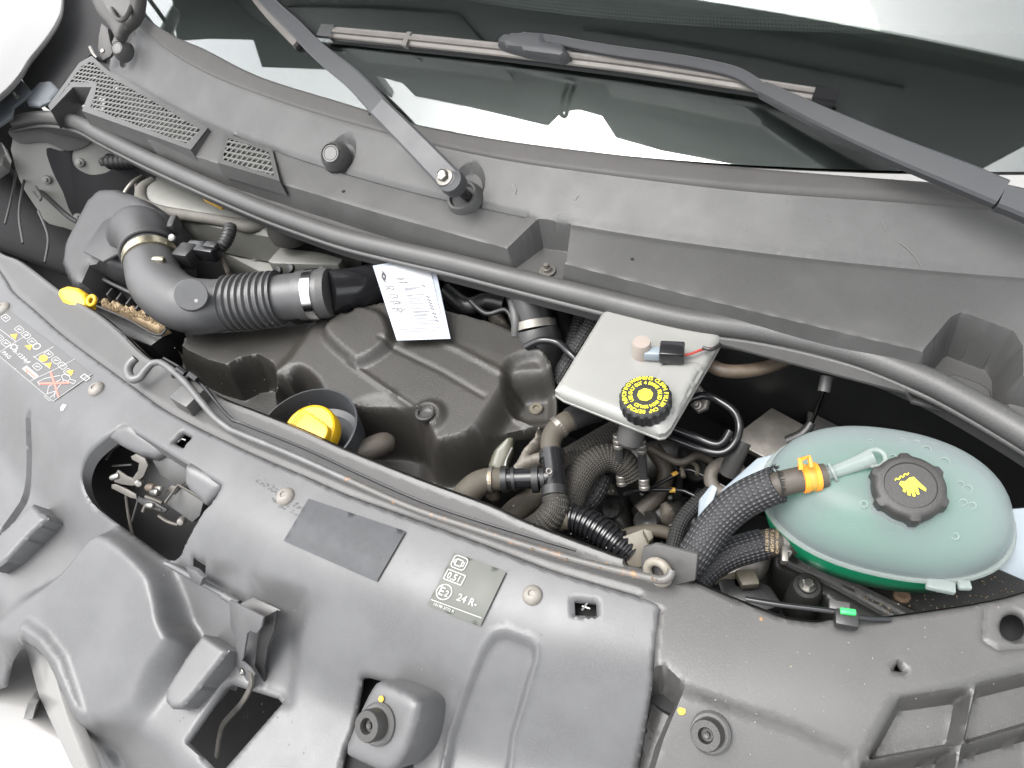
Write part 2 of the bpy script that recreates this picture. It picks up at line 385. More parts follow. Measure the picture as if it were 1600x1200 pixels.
class HF:
    """height field on a 1 mm grid, built up from shaped features"""
    def __init__(s, x0, x1, y0, y1, base, res=.0015):
        s.x0, s.y0, s.res = x0, y0, res; s.X, s.Y = np.meshgrid(np.arange(x0, x1, res), np.arange(y0, y1, res)); s.h = base(s.X, s.Y); s.feats = []
    def _rec(s, P, offs, closed):
        P = np.asarray(P)[:, :2]; P = resamp(P, .003, closed)
        if len(P) < 3: return
        t = (np.roll(P, -1, 0)-np.roll(P, 1, 0)) if closed else np.gradient(P, axis=0); t /= np.linalg.norm(t, axis=1)[:, None]+1e-9; n = np.column_stack([-t[:, 1], t[:, 0]])
        for o in offs: q = P+n*o; s.feats.append(np.vstack([q, q[:1]]) if closed else q)
    def __call__(s, x, y):
        fx = np.clip((np.asarray(x)-s.x0)/s.res, 0, s.h.shape[1]-1.001); fy = np.clip((np.asarray(y)-s.y0)/s.res, 0, s.h.shape[0]-1.001)
        i, j = fx.astype(int), fy.astype(int); a, b = fx-i, fy-j; h = s.h
        return (h[j, i]*(1-a)+h[j, i+1]*a)*(1-b)+(h[j+1, i]*(1-a)+h[j+1, i+1]*a)*b
    def _sub(s, P, pad):
        lo, hi = P.min(0)-pad, P.max(0)+pad; i0, i1 = [int(np.clip((v-s.x0)/s.res, 0, s.h.shape[1])) for v in (lo[0], hi[0])]; j0, j1 = [int(np.clip((v-s.y0)/s.res, 0, s.h.shape[0])) for v in (lo[1], hi[1])]
        return slice(j0, j1+1), slice(i0, i1+1)
    def mask(s, P, w):
        P = np.asarray(P)[:, :2]; sl = s._sub(P, w+.002); q = np.column_stack([s.X[sl].ravel(), s.Y[sl].ravel()])
        sd = dist(q, P); sd[inside(q, P)] *= -1; return sl, sst(.5-sd/(2*w)).reshape(s.X[sl].shape)
    def poly(s, P, amt, w=.003): s._rec(P, (-w, 0, w), True); sl, k = s.mask(P, w); s.h[sl] += amt*k
    def level(s, P, z, w=.003):
        s._rec(P, (-w, 0, w), True); sl, k = s.mask(P, w); zz = z(s.X[sl], s.Y[sl]) if callable(z) else z; s.h[sl] += (zz-s.h[sl])*k
    def line(s, P, amt, w):
        s._rec(P, (-w, -w/2, 0, w/2, w), False); P = np.asarray(P)[:, :2]; sl = s._sub(P, w+.002); q = np.column_stack([s.X[sl].ravel(), s.Y[sl].ravel()]); d = dist(q, P, False)
        s.h[sl] += (amt*sst(1-d/w)).reshape(s.X[sl].shape)
def T(px, h): return trace(np.atleast_2d(np.asarray(px, float)), h)
def decal(name, polys, h, m, parent=None, lift=.0007):
    """flat print: polygons in photo pixels laid on the surface h, lifted a little"""
    mb = MB()
    for p in polys:
        if np.ptp(np.asarray(p), axis=0).max() > 40:
            vv, ff, _ = cdt(p, [], 9); P = T(vv, h); d = CAM-P; P = P+lift*d/np.linalg.norm(d, axis=1)[:, None]; mb.add(P, [tuple(t) for t in orient(P, ff)]); continue
        P = T(p, h); d = CAM-P; P = P+lift*d/np.linalg.norm(d, axis=1)[:, None]
        tri = tessellate_polygon([[Vector((a[0], a[1], 0)) for a in p]]); mb.add(P, [t for t in orient(P, np.array(tri))])
    return mb.build(name, m, parent, 80)
def stroke(px, w):
    """polyline -> quads of width w (pixels)"""
    out = []; px = np.asarray(px, float)
    for a, b in zip(px[:-1], px[1:]):
        d = b-a; L = np.hypot(*d)
        if L < 1e-6: continue
        d /= L; nrm = np.array([-d[1], d[0]])*w/2; e = d*w*.3; out.append([a-e+nrm, b+e+nrm, b+e-nrm, a-e-nrm])
    return out
_txt = {}
def text_mesh(s, bold=False):
    k = (s, bold)
    if k not in _txt:
        cu = bpy.data.curves.new('t', 'FONT'); cu.body = s; cu.size = 1; cu.align_x = 'LEFT'; cu.resolution_u = 2
        if bold: cu.offset = .018
        o = bpy.data.objects.new('t', cu); COL.objects.link(o); dg = bpy.context.evaluated_depsgraph_get(); me = bpy.data.meshes.new_from_object(o.evaluated_get(dg))
        _txt[k] = (np.array([v.co[:2] for v in me.vertices]).reshape(-1, 2), [tuple(p.vertices) for p in me.polygons])
        bpy.data.meshes.remove(me); bpy.data.objects.remove(o); bpy.data.curves.remove(cu)
    return _txt[k]
def text_px(s, o, u, v, bold=False):
    """text as (pixel verts, faces): origin o, u = pixels per em along the line, v = pixels per em up"""
    q, f = text_mesh(s, bold); return np.asarray(o)+q[:, :1]*np.asarray(u)+q[:, 1:]*np.asarray(v), f
def text_decal(name, items, h, m, parent=None, lift=.0008):
    mb = MB()
    for (s, o, u, v, *b) in items:
        q, f = text_px(s, o, np.asarray(u, float), np.asarray(v, float), bool(b))
        if len(q) == 0: continue
        P = T(q, h); d = CAM-P; mb.add(P+lift*d/np.linalg.norm(d, axis=1)[:, None], f)
    return mb.build(name, m, parent, 80)
UP = np.array([0, 0, 1.])
# ================================================================== setting
def box_room(name, lo, hi, m):
    x0, y0, z0 = lo; x1, y1, z1 = hi
    v = [(x0, y0, z0), (x1, y0, z0), (x1, y1, z0), (x0, y1, z0), (x0, y0, z1), (x1, y0, z1), (x1, y1, z1), (x0, y1, z1)]
    return struct(obj(name, v, [(0, 3, 2, 1), (4, 5, 6, 7), (0, 1, 5, 4), (1, 2, 6, 5), (2, 3, 7, 6), (3, 0, 4, 7)], m, ang=10))
struct(obj('ground', [(-60, -60, -1.05), (60, -60, -1.05), (60, 60, -1.05), (-60, 60, -1.05)], [(0, 1, 2, 3)], 'ground'))
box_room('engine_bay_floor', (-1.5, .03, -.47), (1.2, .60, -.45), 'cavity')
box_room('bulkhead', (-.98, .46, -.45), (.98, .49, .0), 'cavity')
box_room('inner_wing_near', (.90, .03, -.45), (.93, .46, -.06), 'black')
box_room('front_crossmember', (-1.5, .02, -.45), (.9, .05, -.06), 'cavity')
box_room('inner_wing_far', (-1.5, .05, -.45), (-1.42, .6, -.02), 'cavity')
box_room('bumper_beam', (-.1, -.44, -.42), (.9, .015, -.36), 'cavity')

# ================================================================== front cover (moulded grille cover)
def ramp(d, s): return (d+np.sqrt(d*d+s*s))/2
def smax(a, b, s): return (a+b+np.sqrt((a-b)**2+s*s))/2
def front_base(X, Y):
    Y0 = -.052+.27*X*X; z = -1.0*ramp(Y0-Y, .035); z = smax(z, -.105-.10*(-.15-Y), .012); z = z-.9*ramp(-.247-Y, .01); return z
cov = HF(-.95, .95, -.45, .30, lambda X, Y: np.maximum(front_base(X, Y), -.30)+.0)
nose = VL([(222, 868, -.03), (244, 915, -.04), (257, 958, -.055), (282, 1008, -.078), (240, 1065, -.095), (195, 1122, -.105), (110, 1130, -.11), (70, 1060, -.105), (30, 1010, -.105), (-30, 1000, -.105), (-40, 965, -.1), (20, 930, -.088), (85, 878, -.062), (150, 818, -.035)])
nose = cr(nose, 4, True)
cov.level(nose, lambda X, Y: np.maximum(-.026-.56*ramp(-.105-Y, .02), -.3), .016)
cov.line(VL([(-20, 1045, -.10), (14, 1012, -.10), (34, 982, -.10), (62, 1002, -.10), (86, 1036, -.10), (102, 1080, -.11), (118, 1130, -.12), (150, 1200, -.13)]), .010, .016)
cov.line(VL([(28, 635, -.02), (22, 690, -.04), (10, 765, -.07), (-20, 830, -.09)]), -.010, .007)                 # groove at the left
groove = [(688, 1230), (705, 1150), (730, 1075), (755, 1015), (772, 992), (790, 988), (828, 1002), (837, 1012), (836, 1030), (818, 1090), (800, 1150), (788, 1230)]
G = T(groove, cov); cov.poly(G, -.0065, .0035); cov.line(G, .0028, .006)
wedge = T([(395, 905), (470, 935), (462, 1000), (450, 1095), (400, 1085), (385, 1000)], cov); cov.poly(wedge, -.008, .012)
hole_latch = cr([(203, 672), (302, 732), (337, 752), (343, 760), (329, 784), (315, 800), (299, 827), (286, 853), (280, 866), (268, 874), (250, 866), (210, 837), (170, 808), (145, 787), (131, 764), (127, 739), (136, 712), (156, 691), (182, 673)], 4, True)
hole_buf = cr([(574, 1056), (652, 1084), (663, 1100), (660, 1125), (646, 1180), (630, 1235), (540, 1235), (536, 1181), (552, 1137), (563, 1075)], 4, True)
hole_rect1 = [(270, 690), (284, 674), (298, 681), (285, 698)]
hole_rect2 = [(897, 937), (931, 940), (932, 961), (898, 959)]
hole_slot = [(292, 1158), (350, 1073), (359, 1067), (433, 1090), (439, 1098), (347, 1203), (337, 1203)]
hole_clip = [(300, 869), (319, 881), (318, 897), (299, 890)]
joint = cr([(-60, 340), (3, 427), (20, 454), (51, 481), (101, 525), (169, 575), (202, 599), (253, 636), (297, 660), (337, 680), (405, 712), (472, 740), (540, 770), (640, 806), (760, 850), (860, 888), (950, 915), (1033, 939)], 4)
cover_px = list(map(tuple, joint))+[(1028, 1000), (1018, 1080), (1006, 1150), (996, 1205), (985, 1260), (300, 1290), (165, 1262), (135, 1200), (118, 1160), (101, 1115), (88, 1065), (74, 1035), (55, 1012), (34, 998), (14, 1030), (5, 1070), (-40, 1085), (-90, 1000), (-90, 500)]
fc = thing('front_cover', 'grey moulded plastic cover over the front grille with oval latch opening', 'plastic cover')
panel('shell', cover_px, [hole_latch, hole_buf, hole_rect1, hole_rect2, hole_slot, hole_clip], cov, 'cover', fc, sp=4.5, th=(0, .0, -.004), rnd=(6, .0035))
# rim inside the latch opening, dropping down
hr = T(hole_latch, cov); hr[:, 2] -= .003; mb = MB(); n = len(hr)
dn = hr.copy(); dn[:, 2] -= .014; ce = hr.mean(0); dn[:, :2] += (ce[:2]-dn[:, :2])*.03
mb.add(np.vstack([hr, dn]), [(i, (i+1) % n, n+(i+1) % n, n+i) for i in range(n)]); mb.build('opening_rim', 'cover', fc, 60)
# raised tabs on the ledge
for tp, dz in (([(319, 991), (359, 1017), (333, 1052), (304, 1088), (287, 1106), (270, 1108), (260, 1096), (262, 1076), (297, 1020)], -.080), ([(53, 788), (77, 811), (50, 836), (14, 876), (-8, 892), (-30, 880), (-25, 860), (28, 812)], -.080)):
    P = on_plane(cr(tp, 3, True) if 0 else tp, (0, -.17, dz), np.array([0, -.25, .97]))
    pillow('tab', P, (0, -.25, .97), .004, .006, 'cover', fc, skirt=.045)
# warning panel: slightly lighter print field
def scr(c, h, r, parent, tilt=(0, 0, 1), m='screw', name='push_rivet'):
    p = T([c], h)[0]; s = mpx(p); R = r*s
    o = lathe(name, p, tilt, [(R*1.02, -.002), (R, .0012), (R*.86, .0038), (R*.55, .0058), (R*.34, .0062), (R*.30, .0048), (0.0004, .0046)], m, parent, 26)
    return o
for c, r in (((151, 608), 13), ((446, 776), 15), ((832, 930), 16), ((4, 483), 13)): scr(c, cov, r, fc, (0, -.1, 1))
# metal tongues seen in the two small square holes
for c, z in (((284, 686), -.012), ((915, 949), -.012)):
    p = V(c[0], c[1], z); g = MB()
    for a, b, r in (((-6, 5), (3, -7), 2.2), ((-5, -2), (7, 2), 1.8)):
        v, f, u = tube_geo(VL([(c[0]+a[0], c[1]+a[1], z), (c[0]+b[0], c[1]+b[1], z)]), r*mpx(p), 8); g.add(v, f, u)
    g.build('retainer_clip', 'steel', fc)
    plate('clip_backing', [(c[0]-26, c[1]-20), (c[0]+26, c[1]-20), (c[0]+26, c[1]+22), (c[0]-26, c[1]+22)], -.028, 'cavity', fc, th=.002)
# --- blank dark sticker, emission label, warning label
decal('blank_sticker', [[(482, 779), (634, 830), (588, 909), (443, 845)]], cov, 'stickerdark', fc, .0028)
lab = decal('emission_label', [[(709, 863), (791, 893), (750, 979), (667, 945)]], cov, 'stickergrey', fc, .0032)
eu, ev = np.array([.925, .36])*1., np.array([.42, -.90])
def E(a, b, o=(667, 945)): return (o[0]+a*(791-709)/100+b*(709-667)/100, o[1]+a*(979-945+893-863)/200*1.0+b*(863-945)/100)
st = []
def rr(x0, y0, x1, y1, r, F, k=4):
    pts = []
    for cx, cy, a0 in ((x1-r, y1-r, 0), (x0+r, y1-r, 90), (x0+r, y0+r, 180), (x1-r, y0+r, 270)):
        for j in range(k+1): a = math.radians(a0+90*j/k); pts.append(F(cx+r*math.cos(a), cy+r*math.sin(a)))
    return pts+[pts[0]]
st += stroke(rr(5, 76, 30, 98, 6, E), 1.6); st += stroke(rr(11, 81, 22, 92, 1, E), 1.9); st += stroke([E(22, 84), E(26, 83), E(26, 90), E(22, 89)], 1.6); st += stroke([E(8, 84), E(8, 90)], 1.6)
st += stroke(rr(5, 52, 38, 70, 1, E), 1.6); st += stroke([E(17+13*math.cos(t), 31+13.5*math.sin(t)) for t in np.linspace(0, math.tau, 25)], 1.8); st += stroke([E(3, 11), E(97, 13)], 1.4)
decal('label_print', st, cov, 'whiteprint', lab, .0042)
ux, vy = np.array(E(1, 0))-np.array(E(0, 0)), np.array(E(0, 1))-np.array(E(0, 0))
text_decal('label_text', [('0,51', E(8, 55), ux*15, vy*17, 1), ('E', E(7, 24), ux*20, vy*21, 1), ('2', E(19, 25), ux*14, vy*15, 1), ('24 R-', E(42, 26), ux*17, vy*18, 1), ('10198 3772 R', E(9, 3.5), ux*7, vy*7, 1)], cov, 'whiteprint', lab, .0042)
# warning label at the left
wu, wv = np.array([.765, .645]), np.array([.80, -.56])
WO = np.array([83., 627.])
def Wp(a, b): return tuple(WO+wu*a*1.0+wv*b*1.0)
wl_ = decal('warning_label', [[Wp(-190, 0), Wp(0, 0), Wp(0, 76), Wp(-190, 66)]], cov, 'warnpanel', fc, .0018)
sw = []; 
def wbox(a, b, s, r=2): sw.extend(stroke(rr(a, b, a+s*1.1, b+s, r, Wp), .9))
sw += stroke([Wp(-190, 0), Wp(0, 0), Wp(0, 76)], .7); sw += stroke([Wp(-48, 2), Wp(-40, 46), Wp(-36, 76)], .7); sw += stroke([Wp(-78, 0), Wp(-76, 38), Wp(-72, 70)], .7); sw += stroke([Wp(-115, 0), Wp(-112, 60)], .7); sw += stroke([Wp(-78, 36), Wp(-46, 38)], .8); sw += stroke([Wp(-152, 34), Wp(-113, 36)], .8)
for a, b in ((-132, 50), (-118, 50), (-104, 48), (-72, 50), (-57, 50), (-44, 50), (-30, 48), (-140, 18), (-126, 18), (-66, 22), (-160, 20), (-160, 50)): wbox(a, b, 10); sw += stroke([Wp(a+3, b+3), Wp(a+8, b+7)], 1.1); sw += stroke([Wp(a+3, b+7), Wp(a+6, b+4)], .9)
sw += stroke([Wp(-88+4.5*math.cos(t), 52+6*math.sin(t)) for t in np.linspace(0, math.tau, 12)], 1.5)                                              # drop
sw += stroke([Wp(-108+6*math.cos(t)*(1 if i % 2 else .6), 27+6*math.sin(t)*(1 if i % 2 else .6)) for i, t in enumerate(np.linspace(0, math.tau, 17))], 1.0)
sw += stroke([Wp(-7, 60), Wp(-7, 68), Wp(3, 69), Wp(3, 61), Wp(-7, 60)], 1.4); sw += stroke([Wp(-2, 61), Wp(-2, 68)], .8)
sw += stroke([Wp(-26, 46), Wp(-20, 50), Wp(-14, 47), Wp(-13, 41), Wp(-20, 38), Wp(-26, 41), Wp(-26, 46)], .9); sw += stroke([Wp(-28, 40), Wp(-38, 20), Wp(-40, 8), Wp(-34, 6)], .9); sw += stroke([Wp(-18, 38), Wp(-14, 24), Wp(-10, 12), Wp(-4, 6)], .9); sw += stroke([Wp(-22, 36), Wp(-24, 14), Wp(-16, 4)], .9); sw += stroke([Wp(-12, 14), Wp(-16, 2)], .9); sw += stroke([Wp(-8, 16), Wp(-8, 2)], .9); sw += stroke([Wp(-14, 46), Wp(-6, 50), Wp(-4, 44), Wp(-12, 41)], .8)
decal('label_print', sw, cov, 'whiteprint', wl_, .0026)
def tri(a, b, s=8): return [Wp(a, b), Wp(a+s*1.4, b), Wp(a+s*.7, b+s*1.2)]
for a_, b_ in ((-128, 38), (-100, 40), (-58, 38), (-28, 52)): decal('warning_triangle', [tri(a_, b_)], cov, 'orangeprint', wl_, .0027)
decal('warning_disc', [[Wp(-66+6*math.cos(t), 44+6.5*math.sin(t)) for t in np.linspace(0, math.tau, 14, endpoint=False)]], cov, 'orangeprint', wl_, .0027)
decal('cross_print', stroke([Wp(-40, 34), Wp(-2, 12)], 3)+stroke([Wp(-36, 8), Wp(-10, 40)], 3), cov, 'redprint', wl_, .0030)
rp = decal('red_text_patch', [[Wp(-72, 8), Wp(-47, 8), Wp(-47, 17), Wp(-72, 17)]], cov, 'whiteprint', wl_, .0026)
text_decal('label_text', [('Sigmax', Wp(-70, 9.5), wu*8, wv*8, 1)], cov, 'redprint', wl_, .0032)
text_decal('label_text', [('R-1234yf', Wp(-104, 20), wu*8.5, wv*9, 1), ('PAG', Wp(-112, 6), wu*8, wv*9, 1), ('Renault', Wp(-15, -4), wu*4, wv*4)], cov, 'whiteprint', wl_, .0027)
decal('scuff_mark', [[(95, 635), (99, 631), (104, 633), (98, 642), (94, 641)]], cov, 'greyprint', fc, .001)

# ================================================================== radiator support panel (carrier) behind and right of the cover
def car_base(X, Y): return -.0045-.5*ramp((-.052+.27*X*X)-.02-Y, .03)
car = HF(-.95, 1.05, -.30, .36, car_base)
car.poly(T([(1030, 1068), (1085, 1080), (1150, 1104), (1240, 1135), (1330, 1178), (1350, 1260), (960, 1290)], car), -.007, .004)
car.poly(T([(1036, 1046), (1062, 1072), (1030, 1150), (1006, 1230), (960, 1230), (990, 1060)], car), -.05, .004)
frame_ = [(1398, 1092), (1520, 1066), (1640, 1030), (1660, 1260), (1310, 1260), (1345, 1190)]
pockets = [[(1410, 1094), (1512, 1080), (1497, 1158), (1362, 1182)], [(1530, 1074), (1640, 1046), (1640, 1118), (1512, 1156)], [(1352, 1196), (1490, 1169), (1478, 1250), (1330, 1250)], [(1508, 1168), (1640, 1130), (1640, 1250), (1494, 1250)]]
car.poly(T(frame_, car), -.004, .003)
PW = [T(p, car) for p in pockets]
for p, dz in zip(PW, (-.022, -.022, -.035, -.035)): car.poly(p, dz, .0028)
car.line(T([(1539, 940), (1536, 1000), (1560, 1015), (1620, 1010)], car), -.002, .003)
edge = cr([(-60, 350), (0, 393), (34, 408), (98, 456), (152, 488), (189, 518), (216, 545), (236, 560), (262, 568), (300, 585), (337, 616), (405, 643), (472, 670), (540, 701), (658, 748), (766, 788), (825, 815), (950, 862), (975, 870)], 4)
edge2 = cr([(1087, 907), (1127, 925), (1195, 952), (1229, 964), (1276, 970), (1303, 965), (1364, 965), (1465, 952), (1539, 940), (1600, 925), (1680, 895)], 4)
joint2 = [(x-4, y+14) for x, y in joint[::-1]]
car_px = list(map(tuple, edge))+[(979, 880), (1000, 884), (1040, 898), (1084, 908)]+list(map(tuple, edge2))+[(1700, 1260), (985, 1260), (1008, 1140), (1022, 1040), (1024, 990)]+joint2
car.line(T(edge, car), .004, .007)
car.line(T(list(joint[::3]), car), -.0025, .006)
ca = thing('radiator_support_panel', 'dusty grey carrier panel along the front of the bay, ribbed at the right', 'body panel')
hole_round = [(1585+21*math.cos(t)*1.0, 977+22*math.sin(t)) for t in np.linspace(0, math.tau, 20, endpoint=False)]
hole_tri = [(1396, 1046), (1404, 1034), (1413, 1048)]
panel('shell', car_px, [hole_round, hole_tri], car, 'carrier', ca, sp=4.5, th=(0, 0, -.004), rnd=(5, .0035))
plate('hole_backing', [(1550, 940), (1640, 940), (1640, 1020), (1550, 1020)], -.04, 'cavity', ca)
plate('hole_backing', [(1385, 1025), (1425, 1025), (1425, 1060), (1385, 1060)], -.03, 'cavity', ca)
# fold-down flange at the rear edge
for e in (edge, edge2):
    P = T(e, car); mb = MB(); n = len(P); A = P-np.array([0, -.002, .004]); B = A+np.array([0, .004, -.030])
    mb.add(np.vstack([A, B]), [(i, i+1, n+i+1, n+i) for i in range(n-1)]); mb.build('rear_flange', 'carrier', ca)
# raised clip block that holds the prop rod and the pivot bracket with its washer
bp = V(296, 606, 0.002)
slab('clip_block', VL([(263, 620, .014), (290, 636, .014), (324, 603, .014), (296, 590, .014)]), (0, 0, -.022), 'carrier', ca, .002)
br = on_plane([(1004, 856), (1024, 850), (1090, 867), (1086, 908), (1050, 916), (1004, 900), (1000, 880)], V(1045, 905, -.004), np.array([-.1, -.85, .5]))
slab('pivot_bracket', br, (.0, .004, -.002), 'carrier', ca, .0015)
pb = on_plane([(1031, 890)], V(1045, 905, -.004), np.array([-.1, -.85, .5]))[0]
for c, m_ in (((1065, 1111), 'dotyellow'),):
    p = T([c], car)[0]; lathe('inspection_dot', p+np.array([0, 0, .0002]), (0, 0, 1), [(6.5*mpx(p), 0), (6*mpx(p), .0006), (.0003, .0007)], m_, ca, 9)
for (c, s, m_) in (((1190, 967), 4, 'rustdirt'), ((1236, 1041), 2.5, 'washer'), ((820, 905), 0, 'washer')):
    if s: p = T([c], car)[0]; lathe('debris', p, (0, 0, 1), [(s*mpx(p), 0), (s*.5*mpx(p), .001), (.0002, .0012)], m_, ca, 6)

# ================================================================== bonnet prop rod lying along the panel
pr = thing('bonnet_prop_rod', 'thin grey bonnet prop rod with hooked end, rusty towards the right', 'prop rod')
hk = [(212, 560, .018), (204, 568, .016), (200, 580, .014), (206, 592, .012), (218, 590, .012), (228, 578, .014), (238, 568, .016), (250, 566, .018)]
tube('hook', hk, [6.5, 7, 7, 7, 6.5, 6, 5.5, 5], 'rod', pr, seg=12)
mid = [(250, 566, .018), (266, 576, .018), (290, 598, .018), (330, 646, .016), (356, 668, .013), (372, 676, .012), (450, 708, .011), (540, 748, .011)]
tube('rod', mid, 5.2, 'rod', pr, seg=12)
rus = [(540, 748, .011), (640, 792, .011), (740, 826, .011), (840, 858, .011), (930, 883, .011), (985, 896, .012), (1015, 903, .012), (1034, 906, .014), (1046, 901, .016), (1050, 891, .018)]
tube('rusted_rod', rus, [5.2, 5.4, 5.6, 6, 6.2, 6.8, 7, 7, 7, 7], 'rodrust', pr, seg=12)
g = MB()
for i in range(36):
    t = random.random()**.6; q = cr(np.array(rus, float), 10); a = q[int(t*(len(q)*.72))]
    if random.random() < .5: a = q[int((.45+.35*random.random())*len(q))]
    p = V(*a)+np.array([random.uniform(-.003, .003), random.uniform(-.004, .004), random.uniform(-.002, .005)]); s = random.uniform(.0008, .0022)
    v = [p+s*np.array(d) for d in ((1, 0, 0), (-.4, .9, 0), (-.5, -.8, .1), (.1, .1, .9), (0, 0, -.8))]; g.add(v, [(0, 1, 3), (1, 2, 3), (2, 0, 3), (1, 0, 4), (2, 1, 4), (0, 2, 4)])
o = g.build('rust_flakes', 'rustdirt', pr); o['kind'] = 'stuff'
tube('stowed_wire', [(256, 560, .018), (306, 592, .016), (356, 650, .012), (384, 664, .008), (474, 700, .007), (560, 740, .007), (660, 784, .006), (760, 818, .006), (900, 860, .006)], 2.6, 'blackgloss', pr, seg=6)
bx = V(297, 588, .012)
g = MB()
for dx in (-12, 6):
    v, f, u = tube_geo(VL([(284+dx, 592+dx*.4, .010), (284+dx+8, 582+dx*.5, .024), (284+dx+18, 590+dx*.5, .02)]), 5*mpx(bx), 8); g.add(v, f, u)
g.build('rod_clip', 'blackgloss', pr)
ring('grommet', pb+np.array([0, -.004, .002]), (-.1, -.85, .5), .0105, .0042, 'washer', pr, sx=1.0)

# ================================================================== cowl, lip, windscreen
def Yf(X): return .388+.05*X*X
def Yb(X): return .435+.18*X*X
def Yl(X): return .488+.20*X*X
def Yw(X): return .520+.20*X*X
def Zl(X): return .098+.03*X*X
def Zw(X): return .112+.03*X*X
def cowl_base(X, Y):
    yf, yb, yl, yw, zl, zw = Yf(X), Yb(X), Yl(X), Yw(X), Zl(X), Zw(X)
    z = np.where(Y < yb, .05+.012*(Y-yf)/(yb-yf), np.where(Y < yl, .062+(zl-.062)*((Y-yb)/(yl-yb))**1.15, zl+(zw-zl)*(Y-yl)/(yw-yl)))
    return .014+(z-.014)*sst((Y-yf+.007)/.007)
with np.errstate(all='ignore'):
    cow = HF(-1.25, 1.0, .33, .90, lambda X, Y: np.nan_to_num(cowl_base(X, Y)))
cow.line(np.column_stack([np.linspace(-.35, .22, 40), Yb(np.linspace(-.35, .22, 40))]), -.004, .005)
cow.line(np.column_stack([np.linspace(.262, .95, 40), Yb(np.linspace(.262, .95, 40))]), -.0022, .008)
for fn_c, dd_ in ((Yf, (-.007, -.0035, 0)), (Yl, (0,))):
    for d_ in dd_: xx = np.linspace(-1.1, .95, 300); cow.feats.append(np.column_stack([xx, fn_c(xx)+d_]))
notch = VL([(842, 346, .06), (888, 352, .06), (880, 408, .05), (866, 450, .03), (795, 432, .03), (794, 391, .05)])
cow.level(notch, .020, .004)
rec = VL([(1452, 549, .05), (1492, 500, .055), (1504, 493, .056), (1578, 519, .056), (1590, 538, .055), (1589, 625, .045), (1580, 690, .03), (1420, 620, .02)])
cow.level(rec, .002, .005)
lipU = [(205, 2), (219, 20), (270, 54), (321, 76), (405, 118), (530, 157), (665, 196), (800, 219), (935, 236), (1070, 251), (1229, 265), (1397, 278), (1470, 284), (1560, 300), (1660, 320)]
lipL = [(205, 26), (216, 40), (270, 84), (337, 121), (439, 159), (530, 187), (665, 223), (800, 251), (935, 270), (1070, 287), (1195, 300), (1397, 314), (1549, 327), (1660, 345)]
lipU, lipL = cr(lipU, 4), cr(lipL, 4)
cw = thing('cowl_panel', 'wide matt grey plastic cowl panel below the windscreen', 'cowl panel')
sealc = [(20, 192), (67, 184), (118, 191), (162, 214), (216, 241), (270, 266), (337, 296), (405, 325), (470, 349), (540, 372), (620, 391), (700, 409), (800, 434), (935, 467), (1070, 499), (1195, 517), (1330, 549), (1431, 587), (1499, 620), (1600, 678), (1680, 730)]
front = [(x, y+6) for x, y in cr(sealc[5:], 3)]
# sockets round the wiper spindle and the blanking plugs
def socket(c, rpx, drop, zt): 
    p = V(c[0], c[1], zt); t = np.linspace(0, math.tau, 24, endpoint=False); r = rpx*mpx(p); cow.poly(np.column_stack([p[0]+r*np.cos(t), p[1]+r*np.sin(t)]), drop, .003)
socket((529, 233), 26, -.010, .083); socket((727, 281), 28, -.010, .083); socket((196, 68), 22, -.010, .10)
cowl_px = list(map(tuple, lipL[::1]))+[(1690, 400), (1700, 740)]+[tuple(p) for p in front[::-1]]+[(235, 235), (190, 150), (170, 105), (172, 72), (190, 30)]
xs_ = np.linspace(.93, -.47, 140); left_ = T([(235, 235), (190, 150), (170, 105), (172, 72), (190, 30)], cow)[:, :2]
pl_c = np.vstack([T(lipL, cow)[:, :2], [(.95, .62)], np.column_stack([xs_, Yf(xs_)-.024]), left_[1:]])
panel('shell', None, [], cow, 'cowl', cw, th=(0, 0, -.003), plan_px=pl_c, ang=28)
lp = panel('lip_strip', list(map(tuple, lipU))+[tuple(p) for p in (lipL[::-1]+np.array([0, -1.]))], [], lambda X, Y: cow(X, Y)+.0025, 'lip', cw, sp=4.5, th=(0, 0, -.004), rnd=(6, .002), spm=.0022)
def plug(c, zt, rp, name='blanking_plug', cap=True):
    p = V(c[0], c[1], zt); r = rp*mpx(p); ax = np.array([.28, -.58, .76])
    b = lathe(name, p-ax*.020, ax, [(r*1.75, 0), (r*1.55, .012), (r*1.22, .019), (r*1.1, .021), (r*1.08, .018), (.0005, .0178)], 'cowl', cw, 36)
    if cap: lathe('plug_cap', p-ax*.020, ax, [(r, .016), (r, .0205), (r*.93, .0218), (r*.8, .0216), (r*.76, .0206), (r*.72, .0216), (.0005, .0218)], 'plug', b, 32)
    return b
plug((517, 240), .088, 14); plug((184, 75), .112, 9.5)
p = V(715, 298, .084); ax = np.array([-.05, -.4, .9]); r = 25*mpx(p)
lathe('spindle_boss', p-ax*.024, ax, [(r*1.25, 0), (r*1.12, .010), (r, .0135), (r*.86, .0135), (r*.78, .008), (.0005, .007)], 'cowl', cw, 36)
